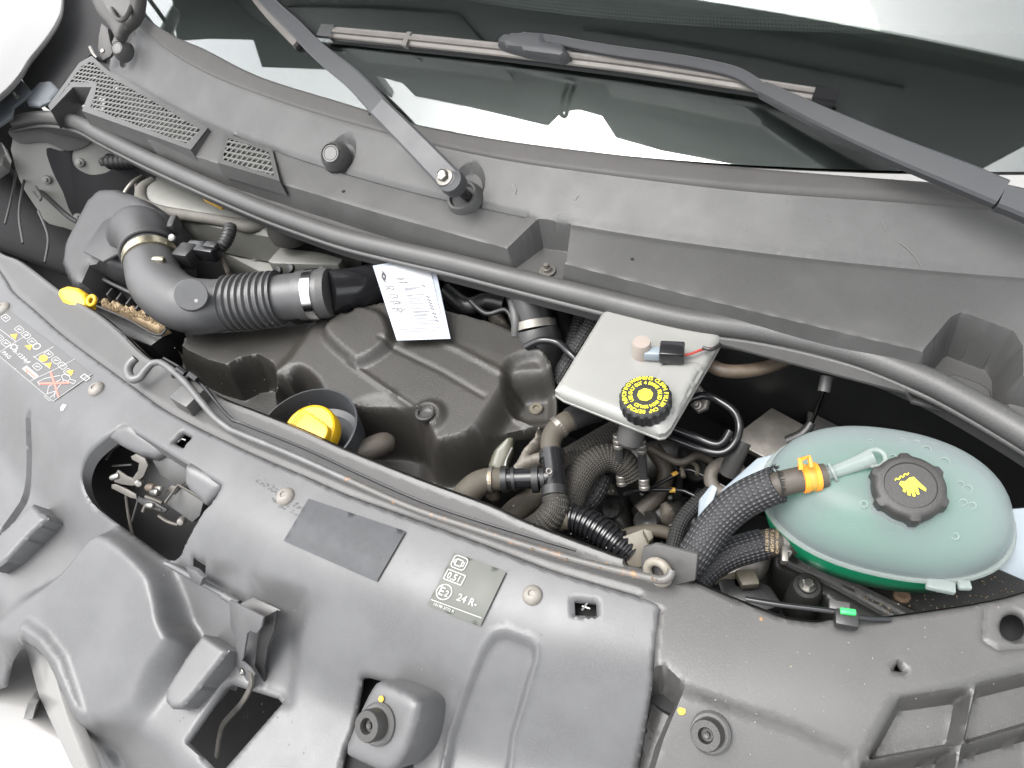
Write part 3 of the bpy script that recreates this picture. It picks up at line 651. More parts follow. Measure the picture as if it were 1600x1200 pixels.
# moulded box below the grille and both grilles
G1 = [(143, 87), (169, 110), (236, 147), (325, 199), (298, 234), (215, 204), (128, 173), (135, 155), (143, 136), (114, 136), (79, 173), (75, 165), (124, 98)]
G1i = [(143, 95), (166, 117), (232, 154), (314, 203), (293, 225), (215, 196), (141, 168), (147, 151), (152, 129), (111, 128), (88, 157), (127, 104)]
G2 = [(351, 209), (425, 232), (437, 283), (340, 254)]
G2i = [(357, 216), (419, 237), (429, 275), (347, 249)]
def gh(X, Y): return .062+.10*np.clip(Y-.40, -.1, .4)
def grille(name, out, inn, lbl, pitch, rot, wall):
    g = panel(name, out, [inn], gh, 'cowl', cw, sp=5, th=(0, 0, -.004)); 
    P = T(inn, gh); q = P[:, :2]; c, s = math.cos(rot), math.sin(rot); R = np.array([[c, s], [-s, c]]); q2 = q@R.T; mb = MB()
    lo, hi = q2.min(0), q2.max(0)
    for ax_ in (0, 1):
        for t in np.arange(lo[1-ax_]+pitch*.5, hi[1-ax_], pitch):
            ss = np.arange(lo[ax_], hi[ax_], .0015); L = np.empty((len(ss), 2)); L[:, ax_] = ss; L[:, 1-ax_] = t
            k = inside(L, q2); st_ = None
            for i in range(len(ss)+1):
                if i < len(ss) and k[i]:
                    if st_ is None: st_ = i
                elif st_ is not None:
                    a, b = L[max(st_-1, 0)]@R, L[min(i, len(ss)-1)]@R; st_ = None; d = b-a; n_ = np.hypot(*d)
                    if n_ < .003: continue
                    d /= n_; w = np.array([-d[1], d[0]])*(pitch*.14); vs = []
                    for pt in (a, b):
                        for sg in (-1, 1):
                            xy = pt+sg*w; z = float(gh(xy[0], xy[1])); vs += [(*xy, z-(.0003 if ax_ else 0)), (*xy, z-.0016)]
                    mb.add(vs, [(0, 2, 6, 4), (0, 4, 5, 1), (2, 3, 7, 6), (0, 1, 3, 2), (4, 6, 7, 5), (1, 5, 7, 3)])
    o = mb.build('mesh_bars', 'mesh', g); o['kind'] = 'stuff'
    # walls dropping from the frame and the dark space under the mesh
    P = T(resamp(out, 8), gh); P[:, 2] -= .003; n = len(P); B = P.copy(); B[:, 2] -= wall; cen = P.mean(0); B[:, :2] += (B[:, :2]-cen[:2])*.04
    mb = MB(); mb.add(np.vstack([P, B]), [(i, (i+1) % n, n+(i+1) % n, n+i) for i in range(n)]); mb.build('grille_wall', 'cowl', g)
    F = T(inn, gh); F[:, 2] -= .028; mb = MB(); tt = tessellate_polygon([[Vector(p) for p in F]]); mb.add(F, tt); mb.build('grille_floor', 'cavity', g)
grille('air_grille', G1, G1i, 'large', .0112, .06, .035); grille('air_grille', G2, G2i, 'small', .0112, .06, .022)
# clip bolt in the notch
p = V(855, 424, .022); lathe('bolt_washer', p, UP, [(13*mpx(p), 0), (13*mpx(p), .0015), (.0003, .0016)], 'dullsteel', cw, 24); lathe('bolt', p, UP, [(7*mpx(p), .0015), (7*mpx(p), .006), (4.5*mpx(p), .0062), (4.5*mpx(p), .012), (.0003, .0125)], 'dullsteel', cw, 12)
for c in ((988, 405), (537, 299), (1000, 404)): 
    if c[0] == 1000: continue
    p = T([c], cow)[0]; lathe('moulding_pip', p, UP, [(3*mpx(p), -.001), (3*mpx(p), .0006), (.0003, .0007)], 'black', cw, 8)
p = V(1510, 600, .006); pillow('recess_bracket', VL([(1475, 592, .004), (1488, 585, .004), (1530, 600, .004), (1548, 612, .004), (1552, 640, .004), (1500, 620, .004)]), UP, .004, .004, 'rubber', cw, .004)
scr_ = T([(1300, 385), (1340, 402)], cow)
# bonnet seal
sl_ = thing('bonnet_seal', 'long soft black rubber weatherstrip running across the front of the cowl', 'rubber seal')
sz = lambda x: .022+.012*max(0, (140-x)/140)
spts = [(x, y, sz(x)) for x, y in sealc]
wid = np.interp([q[0] for q in sealc], [20, 118, 270, 540, 935, 1330, 1600, 1680], [10, 11, 12.5, 14, 17, 19, 23, 24])
tube('bulb', spts, wid, 'rubber', sl_, k=5, seg=20)
CP = cr(np.column_stack([VL(spts), wid*np.array([mpx(V(*q)) for q in spts])]), 5); n = len(CP); A, B, C_, D = [CP[:, :3].copy() for _ in range(4)]
A += np.array([0, -.007, -.006]); B += np.array([0, -.004, -.034]); C_ += np.array([0, .004, -.034]); D += np.array([0, .006, -.006])
mb = MB(); F = []
for i in range(n-1):
    for k in range(3): F.append((k*n+i, k*n+i+1, (k+1)*n+i+1, (k+1)*n+i))
mb.add(np.vstack([A, B, C_, D]), F); mb.build('seal_flange', 'rubber', sl_)
lo_ = [(q[0], q[1]+w*1.25, q[2]-.010) for q, w in zip(spts, wid)]
tube('lower_bead', lo_, wid*.28, 'rubber', sl_, k=5, seg=10)

# windscreen: curved laminated pane, black ceramic band, dashboard behind
WS = .66
def wsh(X, Y): s = Y-Yw(X); return Zw(X)+WS*s-.10*np.clip(s, 0, 2)**2
wsc = thing('windscreen', 'dark tinted windscreen glass reflecting the open bonnet', 'windscreen')
GM = mat('glass', (.80, .88, .84), .015); GM.node_tree.nodes['Principled BSDF'].inputs['Transmission Weight'].default_value = 1.0; GM.node_tree.nodes['Principled BSDF'].inputs['IOR'].default_value = 1.78
def ws_sheet(name, m, xs, s0, s1, off, parent, th=.004, ns=26):
    X = np.linspace(xs[0], xs[1], 61); v = []; 
    for i, x in enumerate(X):
        a = s0(x) if callable(s0) else s0; b = s1(x) if callable(s1) else s1
        for s in np.linspace(a, b, ns): y = Yw(x)+s; v.append((x, y, float(wsh(x, y))+off))
    v = np.array(v); F = [(i*ns+j, (i+1)*ns+j, (i+1)*ns+j+1, i*ns+j+1) for i in range(60) for j in range(ns-1)]
    tri_ = [(a, b, c) for a, b, c, d in F]+[(a, c, d) for a, b, c, d in F]; V2, F2 = close(v, tri_, (0, .002, -th)); return obj(name, V2, F2, m, parent, 50)
ws_sheet('pane', 'glass', (-1.05, .99), -.006, 1.0, 0., wsc)
fp = T([(766, 0), (900, 18), (1070, 34), (1330, 41), (1600, 47)], wsh); fs = fp[:, 1]-Yw(fp[:, 0])
fit_ = np.polyfit(fp[:, 0], fs, 1)
def fs1(x): return float(np.polyval(fit_, x))
fb = ws_sheet('ceramic_band', 'frit', (-1.03, .98), -.004, fs1, -.0065, wsc, th=.001)
mb = MB()
for row in range(5):
    for i, x in enumerate(np.arange(-.5, .92, .0042)):
        xx = x+(row % 2)*.0021; s = fs1(xx)+.0022+row*.0040; r = .0016*(1-.15*row); y0 = Yw(xx)+s; z0 = float(wsh(xx, y0))-.0066
        mb.add([(xx+r*math.cos(t), y0+r*math.sin(t)*.8, z0+r*math.sin(t)*.8*.6) for t in np.linspace(0, math.tau, 6, endpoint=False)], [tuple(range(6))])
o = mb.build('ceramic_dots', 'frit', wsc); o['kind'] = 'stuff'
ds = obj('dashboard', [(-1, .75, .10), (1, .75, .10), (1, 1.75, .42), (-1, 1.75, .42), (-1, .75, .05), (1, .75, .05), (1, 1.75, .3), (-1, 1.75, .3)], [(0, 1, 2, 3), (4, 7, 6, 5), (0, 4, 5, 1), (2, 6, 7, 3), (0, 3, 7, 4), (1, 5, 6, 2)], 'dash'); tag(ds, 'dark dashboard top seen through the upper windscreen', 'dashboard')
# ================================================================== wipers
def bar(name, P, w, th, N, m, parent, k=5, crown=.25):
    Q = cr(np.column_stack([P, np.broadcast_to(np.asarray(w, float), (len(P),))]), k); P, w = Q[:, :3], Q[:, 3]
    Tn = np.gradient(P, axis=0); Tn /= np.linalg.norm(Tn, axis=1)[:, None]; N = np.asarray(N, float)/np.linalg.norm(N); v = []; n = len(P)
    for i in range(n):
        S = np.cross(Tn[i], N); S /= np.linalg.norm(S); M = np.cross(S, Tn[i]); h = w[i]/2
        for a, b in ((-1, -.5), (-1, .3), (-.8, .5), (.8, .5), (1, .3), (1, -.5)): v.append(P[i]+S*h*a+M*th*b)
    c = 6; F = [(i*c+k_, i*c+(k_+1) % c, (i+1)*c+(k_+1) % c, (i+1)*c+k_) for i in range(n-1) for k_ in range(c)]+[tuple(range(c-1, -1, -1)), tuple((n-1)*c+k_ for k_ in range(c))]
    return obj(name, v, F, m, parent, 30)
def wp(pts, lift):
    P = T([(p[0], p[1]) for p in pts], lambda X, Y: np.maximum(wsh(X, Y), cow(X, Y)))
    d = CAM-P; return P+np.asarray(lift)[:, None]*d/np.linalg.norm(d, axis=1)[:, None] if hasattr(lift, '__len__') else P+lift*d/np.linalg.norm(d, axis=1)[:, None]
NW = np.array([0, -.5, .87])
def wpx(P, w): return np.array([a*mpx(p) for a, p in zip(np.broadcast_to(w, (len(P),)), P)])
a1 = thing('windscreen_wiper', 'wiper whose grey arm is bolted to the middle of the cowl', 'wiper', 'windscreen wipers')
pv = V(706, 284, .112); P = np.vstack([pv, pv+(V(598, 172, .165)-pv)*.5, V(592, 168, .165)])
bar('arm_lower', P, wpx(P, [40, 37, 33]), .012, NW, 'arm', a1)
lathe('arm_head', pv-NW/1.0*.008, NW, [(20*mpx(pv), -.003), (21*mpx(pv), .006), (19*mpx(pv), .013), (11*mpx(pv), .016), (11*mpx(pv), .0165), (.0004, .0166)], 'arm', a1, 36)
nb = pv+NW*.008+(V(700, 282, .112)-pv)
lathe('nut_flange', nb, NW, [(14*mpx(pv), 0), (14*mpx(pv), .002), (10*mpx(pv), .0032), (.0004, .0033)], 'dullsteel', a1, 28)
lathe('nut', nb, NW, [(9.5*mpx(pv), .003), (9.5*mpx(pv), .0095), (7*mpx(pv), .0105), (6.5*mpx(pv), .0095), (.0004, .0095)], 'steel', a1, 6, 20)
lathe('spindle', pv-NW*.045, NW, [(9*mpx(pv), 0), (9*mpx(pv), .03), (.0004, .031)], 'blackgloss', a1, 20)
P = wp([(600, 176), (556, 128), (500, 82), (462, 44), (430, 14), (395, -22)], [.055, .05, .045, .04, .038, .036])
bar('arm_upper', P, wpx(P, [34, 31, 27, 24, 22, 20]), .009, NW, 'arm', a1)
for c in ((581, 176), (600, 190)): p = wp([c], .05)[0]; lathe('hinge_pin', p-np.array([.0, 0, 0]), RX, [(4*mpx(p), -.004), (4*mpx(p), .004), (.0003, .0045)], 'armdark', a1, 12)
b1 = a1
P = wp([(385, -22), (420, 22), (463, 69)], .018); bar('spoiler', P, wpx(P, [13, 13, 11]), .006, NW, 'bladesteel', b1); bar('rubber_strip', P-NW*.007, wpx(P, [15, 15, 13]), .006, NW, 'armdark', b1)
a2 = thing('windscreen_wiper', 'wiper with grey arm from the right edge and long flat blade with end caps', 'wiper', 'windscreen wipers')
P = wp([(1564, 303), (1500, 276), (1400, 236), (1300, 192), (1192, 140)], [.05, .055, .055, .05, .04]); bar('arm_upper', P, wpx(P, [44, 43, 38, 32, 22]), .013, NW, 'arm', a2)
P = wp([(1200, 147), (1165, 121), (1130, 108), (1060, 94), (960, 80), (870, 64), (840, 60)], [.036, .034, .033, .033, .033, .033, .033]); bar('arm_rod', P, wpx(P, [17, 17, 17, 17, 16, 15, 15]), .006, NW, 'arm', a2)
P = wp([(1562, 308), (1600, 320), (1660, 345)], [.05, .05, .05]); bar('arm_lower', P, wpx(P, [38, 44, 48]), .014, NW, 'arm', a2)
p = wp([(1555, 322)], .04)[0]; lathe('hinge_pin', p, RX+RY, [(6*mpx(p), -.006), (6*mpx(p), .006), (.0003, .0065)], 'armdark', a2, 12)
b2 = a2
bl = [(508, 50), (580, 57), (640, 63), (780, 78), (900, 93), (1000, 106), (1150, 129), (1300, 152)]
P = wp(bl, .020); bar('spoiler', P, wpx(P, [17, 18, 19, 20, 20, 20, 20, 20]), .007, NW+np.array([0, -.3, 0]), 'bladesteel', b2)
bar('spoiler_ridge', P+NW*.005, wpx(P, [6]*8), .004, NW, 'bladesteel', b2)
P2 = wp([(x+1, y+11) for x, y in bl], .012); bar('rubber_strip', P2, wpx(P2, [9]*8), .008, NW, 'armdark', b2)
for a, b in (((502, 50), (522, 52)), ((1272, 147), (1308, 153))):
    Pc = wp([a, ((a[0]+b[0])/2, (a[1]+b[1])/2), b], .023); bar('end_cap', Pc, wpx(Pc, [24, 25, 24]), .012, NW, 'blackgloss' if a[0] > 900 else 'chrome', b2)
Pc = wp([(634, 62), (641, 63)], .0235); bar('blade_clip', Pc, wpx(Pc, 24), .009, NW, 'bladesteel', b2)
o_ = wp([(778, 64), (790, 54), (820, 50), (850, 52), (852, 66), (880, 70), (890, 88), (876, 94), (858, 90), (820, 84), (790, 76), (778, 72)], .036)
pillow('connector', o_-((o_-o_.mean(0))@NW)[:, None]*NW/(NW@NW), NW, .006, .006, 'arm', b2, .012)

# ================================================================== open bonnet above the windscreen base (seen only as a reflection)
HN = np.array([0, -.44, -.26]); HR = np.array([0, .68, .315]); HU = np.array([0, -.26, .44]); HU /= np.linalg.norm(HU); HN = np.cross([1., 0, 0], HU); HN = HN if HN[1] < 0 else -HN
def reflect_on(px, off=0.):
    out = []
    for q in px:
        p = T([q], wsh)[0]; e = 1e-4; n = np.array([-(wsh(p[0]+e, p[1])-wsh(p[0]-e, p[1]))/(2*e), -(wsh(p[0], p[1]+e)-wsh(p[0], p[1]-e))/(2*e), 1.]); n /= np.linalg.norm(n)
        d = rays(q)[0]; d /= np.linalg.norm(d); r = d-2*(d@n)*n; t = ((HR+HN*off-p)@HN)/(r@HN); out.append(p+t*r)
    return np.array(out)
bn = thing('bonnet', 'open bonnet above the bay, dark underside reflected in the windscreen', 'bonnet')
fe = reflect_on([(1250, 278), (1070, 240), (1035, 234), (962, 214), (940, 182), (905, 172), (878, 176), (857, 196), (722, 165), (648, 150), (628, 130), (585, 118)])
def hp2(x, l): return np.array([x, HR[1], HR[2]])+HU*l
fl = max(float((p-HR)@HU) for p in fe)
outl = [hp2(.78, 0), hp2(.80, .10), hp2(.76, .42), hp2(.66, fl-.05)]+[p for p in fe if -.70 < p[0] < .64]+[hp2(-.66, fl-.03), hp2(-.76, .42), hp2(-.80, .10), hp2(-.78, 0)]
slab('inner_frame', outl, HN*-.02, 'hooddark', bn, .003)
cen_ = np.mean(outl, axis=0); slab('outer_skin', [cen_+(p-cen_)*1.02-HN*.024 for p in outl], HN*-.004, 'whitepaint', bn, .0015)
for x0, x1 in ((-.60, -.12), (.12, .60)): slab('stiffener', [hp2(x0, .06)+HN*.006, hp2(x1, .06)+HN*.006, hp2(x1*.95, .30)+HN*.006, hp2(x0*.95, .30)+HN*.006], HN*-.006, 'hoodin', bn, .002)
sp_ = reflect_on([(880, 150), (876, 176), (884, 180), (890, 152)], .03); tube('striker', np.vstack([sp_[0]-HN*.03, sp_, sp_[3]-HN*.03]), None, 'hooddark', bn, k=3, seg=8, rm=.005, world=True)

XS = -.86; sd_pts = []
for q in [(205, 70), (330, 60), (398, 62), (412, 104), (575, 112)]:
    p = T([q], wsh)[0]; e = 1e-4; n = np.array([-(wsh(p[0]+e, p[1])-wsh(p[0]-e, p[1]))/(2*e), -(wsh(p[0], p[1]+e)-wsh(p[0], p[1]-e))/(2*e), 1.]); n /= np.linalg.norm(n)
    d = rays(q)[0]; d /= np.linalg.norm(d); r = d-2*(d@n)*n; sd_pts.append(p+(XS-p[0])/r[0]*r)
slab('reflection_plate', [np.array([XS, q[1], max(q[2], .23)]) for q in sd_pts]+[np.array([XS, sd_pts[-1][1], 1.05]), np.array([XS, .95, 1.05]), np.array([XS, .95, .25])], (-.01, 0, 0), 'hooddark', bn, .001)  # unseen dark plate, added to darken the windscreen reflection at the left
# stray marks: pale scratches on the cowl, lint specks
def scratch(pts, h, w, par, m='greyprint'):
    return decal('scratch', stroke(pts, w), h, m, par, .0016)
for pts, w in (([(1405, 378), (1418, 388), (1430, 400), (1440, 416)], 1.2), ([(1378, 345), (1384, 358)], 1), ([(800, 288), (806, 296), (804, 302)], 1.2), ([(903, 304), (898, 312)], 1), ([(1160, 352), (1166, 358)], 1)): scratch(pts, cow, w, cw, 'plug')
def specks(name, h, pxs, par, n, m, s0=.0003, s1=.0009):
    g = MB(); pts = [(random.uniform(a, c), random.uniform(b, d)) for (a, b, c, d) in pxs for _ in range(n)]
    for p in T(pts, h):
        s = random.uniform(s0, s1); a = random.uniform(0, 6); ca, sa = math.cos(a)*s, math.sin(a)*s; k = random.uniform(.4, 1.6)
        v = p+np.array([[ca*k, sa*k, .0006], [-sa*.6, ca*.6, .0008], [-ca*k, -sa*k, .0006], [sa*.6, -ca*.6, .0008]]); g.add(v, [(0, 1, 2, 3)])
    o = g.build(name, m, par); o['kind'] = 'stuff'
specks('lint', cov, [(20, 560, 420, 700), (440, 760, 1000, 1180), (200, 880, 480, 1150), (20, 640, 120, 800)], fc, 45, 'plug')
specks('lint', car, [(1050, 930, 1590, 1180), (100, 470, 500, 690), (560, 760, 960, 900)], ca, 60, 'washer')
specks('lint', cow, [(400, 180, 1000, 400), (900, 290, 1590, 520), (230, 100, 500, 230)], cw, 50, 'plug')

def smear(c, rx, ry, rot, n, par, h):
    g = []
    for i in range(n):
        a, r = random.uniform(0, math.tau), math.sqrt(random.random()); x, y = rx*r*math.cos(a), ry*r*math.sin(a); k = random.uniform(.5, 1.6); q = (c[0]+x*math.cos(rot)-y*math.sin(rot), c[1]+x*math.sin(rot)+y*math.cos(rot))
        g.append([(q[0]+k*random.uniform(.6, 1.6)*math.cos(t+rot), q[1]+k*.7*random.uniform(.6, 1.3)*math.sin(t)) for t in np.linspace(0, math.tau, 6, endpoint=False)])
    o = decal('dirt_smear', g, h, 'smear', par, .0011); o['kind'] = 'stuff'
mat('smear', (.050, .0505, .052), .5)
smear((455, 792), 34, 10, .45, 70, fc, cov); smear((420, 760), 24, 7, .5, 35, fc, cov)
# ================================================================== engine cover
eng = HF(-.55, .62, .0, .48, lambda X, Y: np.full(X.shape, -.125))
def VZ(px, z): return VL([(x, y, z) for x, y in px])
sm_ = lambda P: cr(P, 4, True)
eng.level(VZ([(262, 530), (304, 495), (398, 485), (506, 470), (500, 540), (450, 600), (430, 590), (420, 570), (400, 559), (375, 564), (352, 576), (320, 567), (288, 552)], -.060), -.060, .007)
eng.level(VZ([(770, 560), (830, 520), (900, 560), (900, 660), (846, 672), (795, 682), (758, 700), (740, 690)], -.082), -.082, .006)
top = [(414, 612), (423, 578), (448, 554), (505, 488), (600, 450), (700, 465), (800, 500), (880, 540), (872, 578), (806, 588), (797, 602), (770, 642), (738, 680), (692, 694), (668, 690), (652, 655), (600, 642), (545, 642), (502, 626), (488, 600), (470, 582), (450, 576), (435, 584), (427, 608)]
eng.level(cr(VZ(top, -.048), 3, True), lambda X, Y: -.048-.05*np.clip(.2-Y, -.1, .2), .013)
eng.line(VZ([(668, 688), (692, 692), (738, 679), (770, 641), (797, 601), (806, 588), (850, 580)], -.048), .0024, .010)
eng.line(VZ([(560, 634), (610, 636), (650, 652), (668, 686)], -.048), .0026, .010)
eng.poly(sm_(VZ([(508, 522), (540, 494), (575, 488), (604, 500), (614, 530), (598, 552), (564, 570), (546, 562)], -.045)), .014, .007)
eng.line(VZ([(545, 566), (600, 604), (655, 640)], -.045), .0024, .005)
eng.line(VZ([(598, 536), (690, 580), (755, 618)], -.045), -.0015, .005)
eng.line(VZ([(645, 512), (720, 548), (790, 585)], -.045), .0020, .007)
bc = V(665, 646, -.042); tt_ = np.linspace(0, math.tau, 20, endpoint=False)
eng.poly(np.column_stack([bc[0]+.021*np.cos(tt_), bc[1]+.021*np.sin(tt_)]), .008, .006); eng.poly(np.column_stack([bc[0]+.013*np.cos(tt_), bc[1]+.013*np.sin(tt_)]), -.007, .003)
eng.poly(sm_(VZ([(805, 590), (852, 584), (860, 645), (845, 655), (810, 652), (795, 625)], -.08)), -.010, .007)
eng.line(VZ([(795, 650), (830, 668), (846, 668)], -.082), .003, .005)
sc_ = V(600, 705, -.09); eng.poly(np.column_stack([sc_[0]+.05*np.cos(tt_), sc_[1]+.045*np.sin(tt_)]), -.014, .018)
ec = thing('engine_cover', 'large soft black moulded engine cover in the middle of the bay', 'engine cover')
panel('shell', cr([(284, 536), (304, 522), (398, 513), (506, 498), (600, 470), (700, 484), (790, 510), (850, 548), (866, 590), (872, 640), (866, 657), (846, 676), (793, 684), (771, 704), (765, 730), (730, 765), (716, 800), (690, 850), (420, 760), (300, 660), (286, 610)], 3, True), [], eng, 'engcover', ec, sp=4, th=(0, 0, -.006), rnd=(6, .004))
p = T([(665, 646)], eng)[0]; lathe('mounting_grommet', p, UP, [(.0125, -.002), (.0125, .003), (.0105, .0045), (.0085, .004), (.008, .0005), (.0003, .0003)], 'capgrey', ec, 30)
p = T([(838, 640)], eng)[0]; lathe('mounting_bolt', p, UP, [(.009, -.001), (.009, .003), (.0075, .0045), (.004, .0045), (.0035, .002), (.0003, .002)], 'tanmetal', ec, 20)
decal('paint_chip', [[(671, 659), (680, 658), (681, 663), (672, 662)]], eng, 'resvpink', ec, .0006)
tube('resonator_pipe', [(545, 715, -.06), (575, 703, -.062), (600, 693, -.066), (612, 694, -.072)], [17, 19, 18, 12], 'hoserub', ec)

# oil filler: catch tray and cap
ot = thing('oil_tray', 'dark grey plastic catch tray round the yellow oil cap', 'oil tray')
tc_ = V(478, 672, -.022); R_ = 82*mpx(tc_)
def trayfn(t, h): return 1.0
lathe('tray_bowl', tc_-UP*.040, UP, [(R_*.98, 0), (R_*1.02, .04), (R_*.985, .0405), (R_*.93, .006), (R_*.80, .003), (R_*.62, .0045), (.0004, .0045)], 'trayplastic', ot, 56, 25, sx=.98)
lathe('filler_neck', tc_-UP*.036, UP, [(R_*.45, 0), (R_*.45, .012), (.0004, .012)], 'black', ot, 30)
oc = thing('oil_filler_cap', 'bright yellow oil filler cap with a raised grip bar', 'oil cap')
pc = V(479, 670, -.016); Rc = 45*mpx(pc); oax = np.array([.05, -.22, .97])
lathe('cap_body', pc-oax*.022, oax, [(Rc*1.0, 0), (Rc*1.02, .012), (Rc*.98, .0165), (Rc*.92, .018), (Rc*.90, .0172), (.0005, .0172)], 'yellow', oc, 48, 25)
gx = V(512, 690, -.012)-V(440, 640, -.012); oax = oax/np.linalg.norm(oax); gx = gx-oax*(gx@oax); gx /= np.linalg.norm(gx); gy = np.cross(oax/np.linalg.norm(oax), gx); gc = pc-oax*.004+gy*.001+gx*.003
def stad(a, b, n=10):
    out = []
    for k in range(n+1): t = -math.pi/2+math.pi*k/n; out.append((a+b*math.cos(t)*.8, b*math.sin(t)))
    for k in range(n+1): t = math.pi/2+math.pi*k/n; out.append((-a*.95+b*math.cos(t)*.7, b*math.sin(t)))
    return out
slab('grip', [gc+oax*.010+gx*x+gy*y for x, y in stad(Rc*.52, Rc*.46)], -oax*.014, 'yellow', oc, .0034, 4)
for k in range(3):
    a_ = gc+oax*.0102-gx*(Rc*(.62-.09*k)); tube('grip_rib', np.array([a_-gy*Rc*.36, a_, a_+gy*Rc*.36]), None, 'yellow', oc, k=2, seg=6, rm=.0007, world=True)
mb = MB()
for i, ch in enumerate('For fuel Xdosseer a Suppisoc'):
    a = math.radians(140-i*5.2); q, f = text_mesh(ch); c_ = pc-oax*.0046+(gx*math.cos(a)+gy*math.sin(a))*Rc*.80; tx = gx*math.sin(a)-gy*math.cos(a); ty = gx*math.cos(a)+gy*math.sin(a)
    if len(q): mb.add([c_+tx*x*.0042+ty*y*.0042 for x, y in q], f)
mb.build('cap_print', 'ink', oc, 80)
mb = MB()
for a_, b_ in (((.25, .35), (.55, .35)), ((.55, .35), (.55, .62)), ((.55, .62), (.25, .62)), ((.25, .62), (.25, .35)), ((.3, .42), (.5, .52)), ((.34, .5), (.5, .42))):
    A, B = [pc-oax*.0045+gx*x*Rc*.9-gx*.006+gy*y*Rc*1.0 for x, y in (a_, b_)]; d = (B-A)/np.linalg.norm(B-A); w = np.cross(oax, d)*.0004; mb.add([A+w, B+w, B-w, A-w], [(0, 1, 2, 3)])
mb.build('cap_symbol', 'ochre', oc, 80)

# ================================================================== air intake
ai = thing('air_duct', 'fat black air intake duct with bellows and two hose clamps', 'air duct')
tube('elbow', [(232, 388, .0), (238, 418, -.002), (250, 448, -.005), (285, 474, -.008), (325, 479, -.01), (362, 474, -.012)], [37, 40, 43, 44, 43, 39], 'duct', ai, seg=28)
tube('bellows', [(358, 474, -.012), (400, 470, -.012), (437, 465, -.012)], [42, 42, 41], 'duct', ai, seg=32, ridge=(8, .055))
tube('straight_pipe', [(434, 466, -.012), (460, 463, -.012), (484, 461, -.012)], [36, 36, 37], 'duct', ai, seg=28)
tube('cuff', [(470, 462, -.012), (482, 461, -.012), (510, 458, -.012)], [38.5, 39, 38.5], 'duct', ai, seg=28, k=2)
tube('hose_clamp', [(485, 461, -.012), (499, 459.5, -.012)], [40.5, 40.5], 'chrome', ai, seg=36, k=1)
tube('cuff_ring', [(508, 458, -.012), (518, 457, -.012)], [40, 38], 'rubber', ai, seg=28, k=1)
tube('hose', [(512, 457, -.014), (560, 452, -.035), (620, 440, -.06), (680, 430, -.08)], [35, 35, 36, 36], 'blackgloss', ai, seg=28)
p = V(300, 463, .040); nd = (CAM-p)/np.linalg.norm(CAM-p); lathe('flat_boss', p-nd*.012, nd*.8+UP*.2, [(25*mpx(p), 0), (25*mpx(p), .014), (24*mpx(p), .0152), (.0004, .0154)], 'cover', ai, 36, 25); lathe('boss_glint', V(307, 470, .047), nd, [(3*mpx(p), 0), (2.5*mpx(p), .0012), (.0003, .0014)], 'whiteprint', ai, 10)  # the small pale disc imitates a bright highlight on the boss
tube('hose_clamp', [(236, 402, .0), (238, 412, -.001)], [41.5, 42], 'zinc', ai, seg=32, k=1)
q = V(244, 404, .026); box('clamp_screw', V(248, 406, .030), math.radians(20), (.020, .008, .008), 'zinc', ai, .002)
decal('green_mark', [[(236, 414), (243, 413), (243, 423), (237, 423)]], lambda X, Y: np.full(np.shape(X), .022), 'greenclip', ai, .001)
q = V(443, 470, .024)

ab = thing('air_filter_box', 'dark grey dusty air filter housing at the far left of the bay', 'filter box')
pillow('lid', VL([(100, 425, -.05), (110, 395, -.05), (152, 338, -.05), (180, 318, -.05), (212, 318, -.05), (250, 330, -.05), (284, 352, -.05), (280, 400, -.05), (240, 440, -.05), (190, 432, -.05), (160, 425, -.05), (140, 462, -.05), (112, 455, -.05)]), (.05, -.15, 1), .030, .022, 'airbox', ab, .05)
slab('lid_facet', VL([(128, 392, -.012), (160, 345, -.012), (190, 330, -.012), (206, 352, -.012), (190, 392, -.012), (160, 408, -.012)]), -UP*.006, 'airbox', ab, .003)
tube('outlet_dome', [(196, 372, -.02), (214, 362, -.005), (228, 372, .0), (232, 390, .0)], [30, 40, 42, 39], 'airbox', ab, seg=28)
ring('outlet_bead', V(234, 394, .0), VL([(232, 388, .0), (238, 418, -.002)])[1]-VL([(232, 388, .0), (238, 418, -.002)])[0], 40*mpx(V(234, 394, 0)), .004, 'airbox', ab, 36)
slab('lower_case', VL([(110, 462, -.09), (150, 440, -.09), (182, 446, -.09), (232, 470, -.09), (270, 496, -.09), (262, 520, -.09), (235, 540, -.09), (180, 520, -.09)]), (0, 0, -.10), 'black', ab, .003)
tube('case_rim', [(128, 430, -.06), (150, 432, -.06), (180, 446, -.06), (230, 470, -.062), (272, 492, -.062)], 3, 'airbox', ab, seg=8)
for t in np.linspace(0, 1, 7):
    x, y = 176+t*90, 452+t*44; box('case_rib', V(x, y+10, -.075), .35, (.0035, .016, .020), 'airbox', ab, .0008)
tube('case_edge', [(150, 478, -.07), (200, 500, -.072), (246, 524, -.075), (262, 510, -.075)], 2, 'airbox', ab, seg=6)
p = V(270, 372, .02); lathe('sensor_plug', p, (.3, -.5, .8), [(5.5*mpx(p), 0), (5.5*mpx(p), .004), (3*mpx(p), .005), (.0003, .005)], 'whitepaint', ab, 14)
box('lug', V(272, 352, .005), .6, (.012, .03, .02), 'airbox', ab, .003)
sd_ = thing('sand_debris', 'pale sandy grit lying along the edge of the air filter housing', 'grit')
saw = []
for i in range(11):
    t = i/10; saw += [(152+108*t, 466+28*t+(0 if i % 2 else 5)), (157+108*t, 463+30*t)]
pl_ = saw+[(268, 500), (262, 512), (248, 518), (225, 508), (190, 492), (155, 477)]
o = pillow('grit_bed', VZ(pl_, -.078), UP, .006, .006, 'sand', sd_, .012, sp=.003)
g = MB()
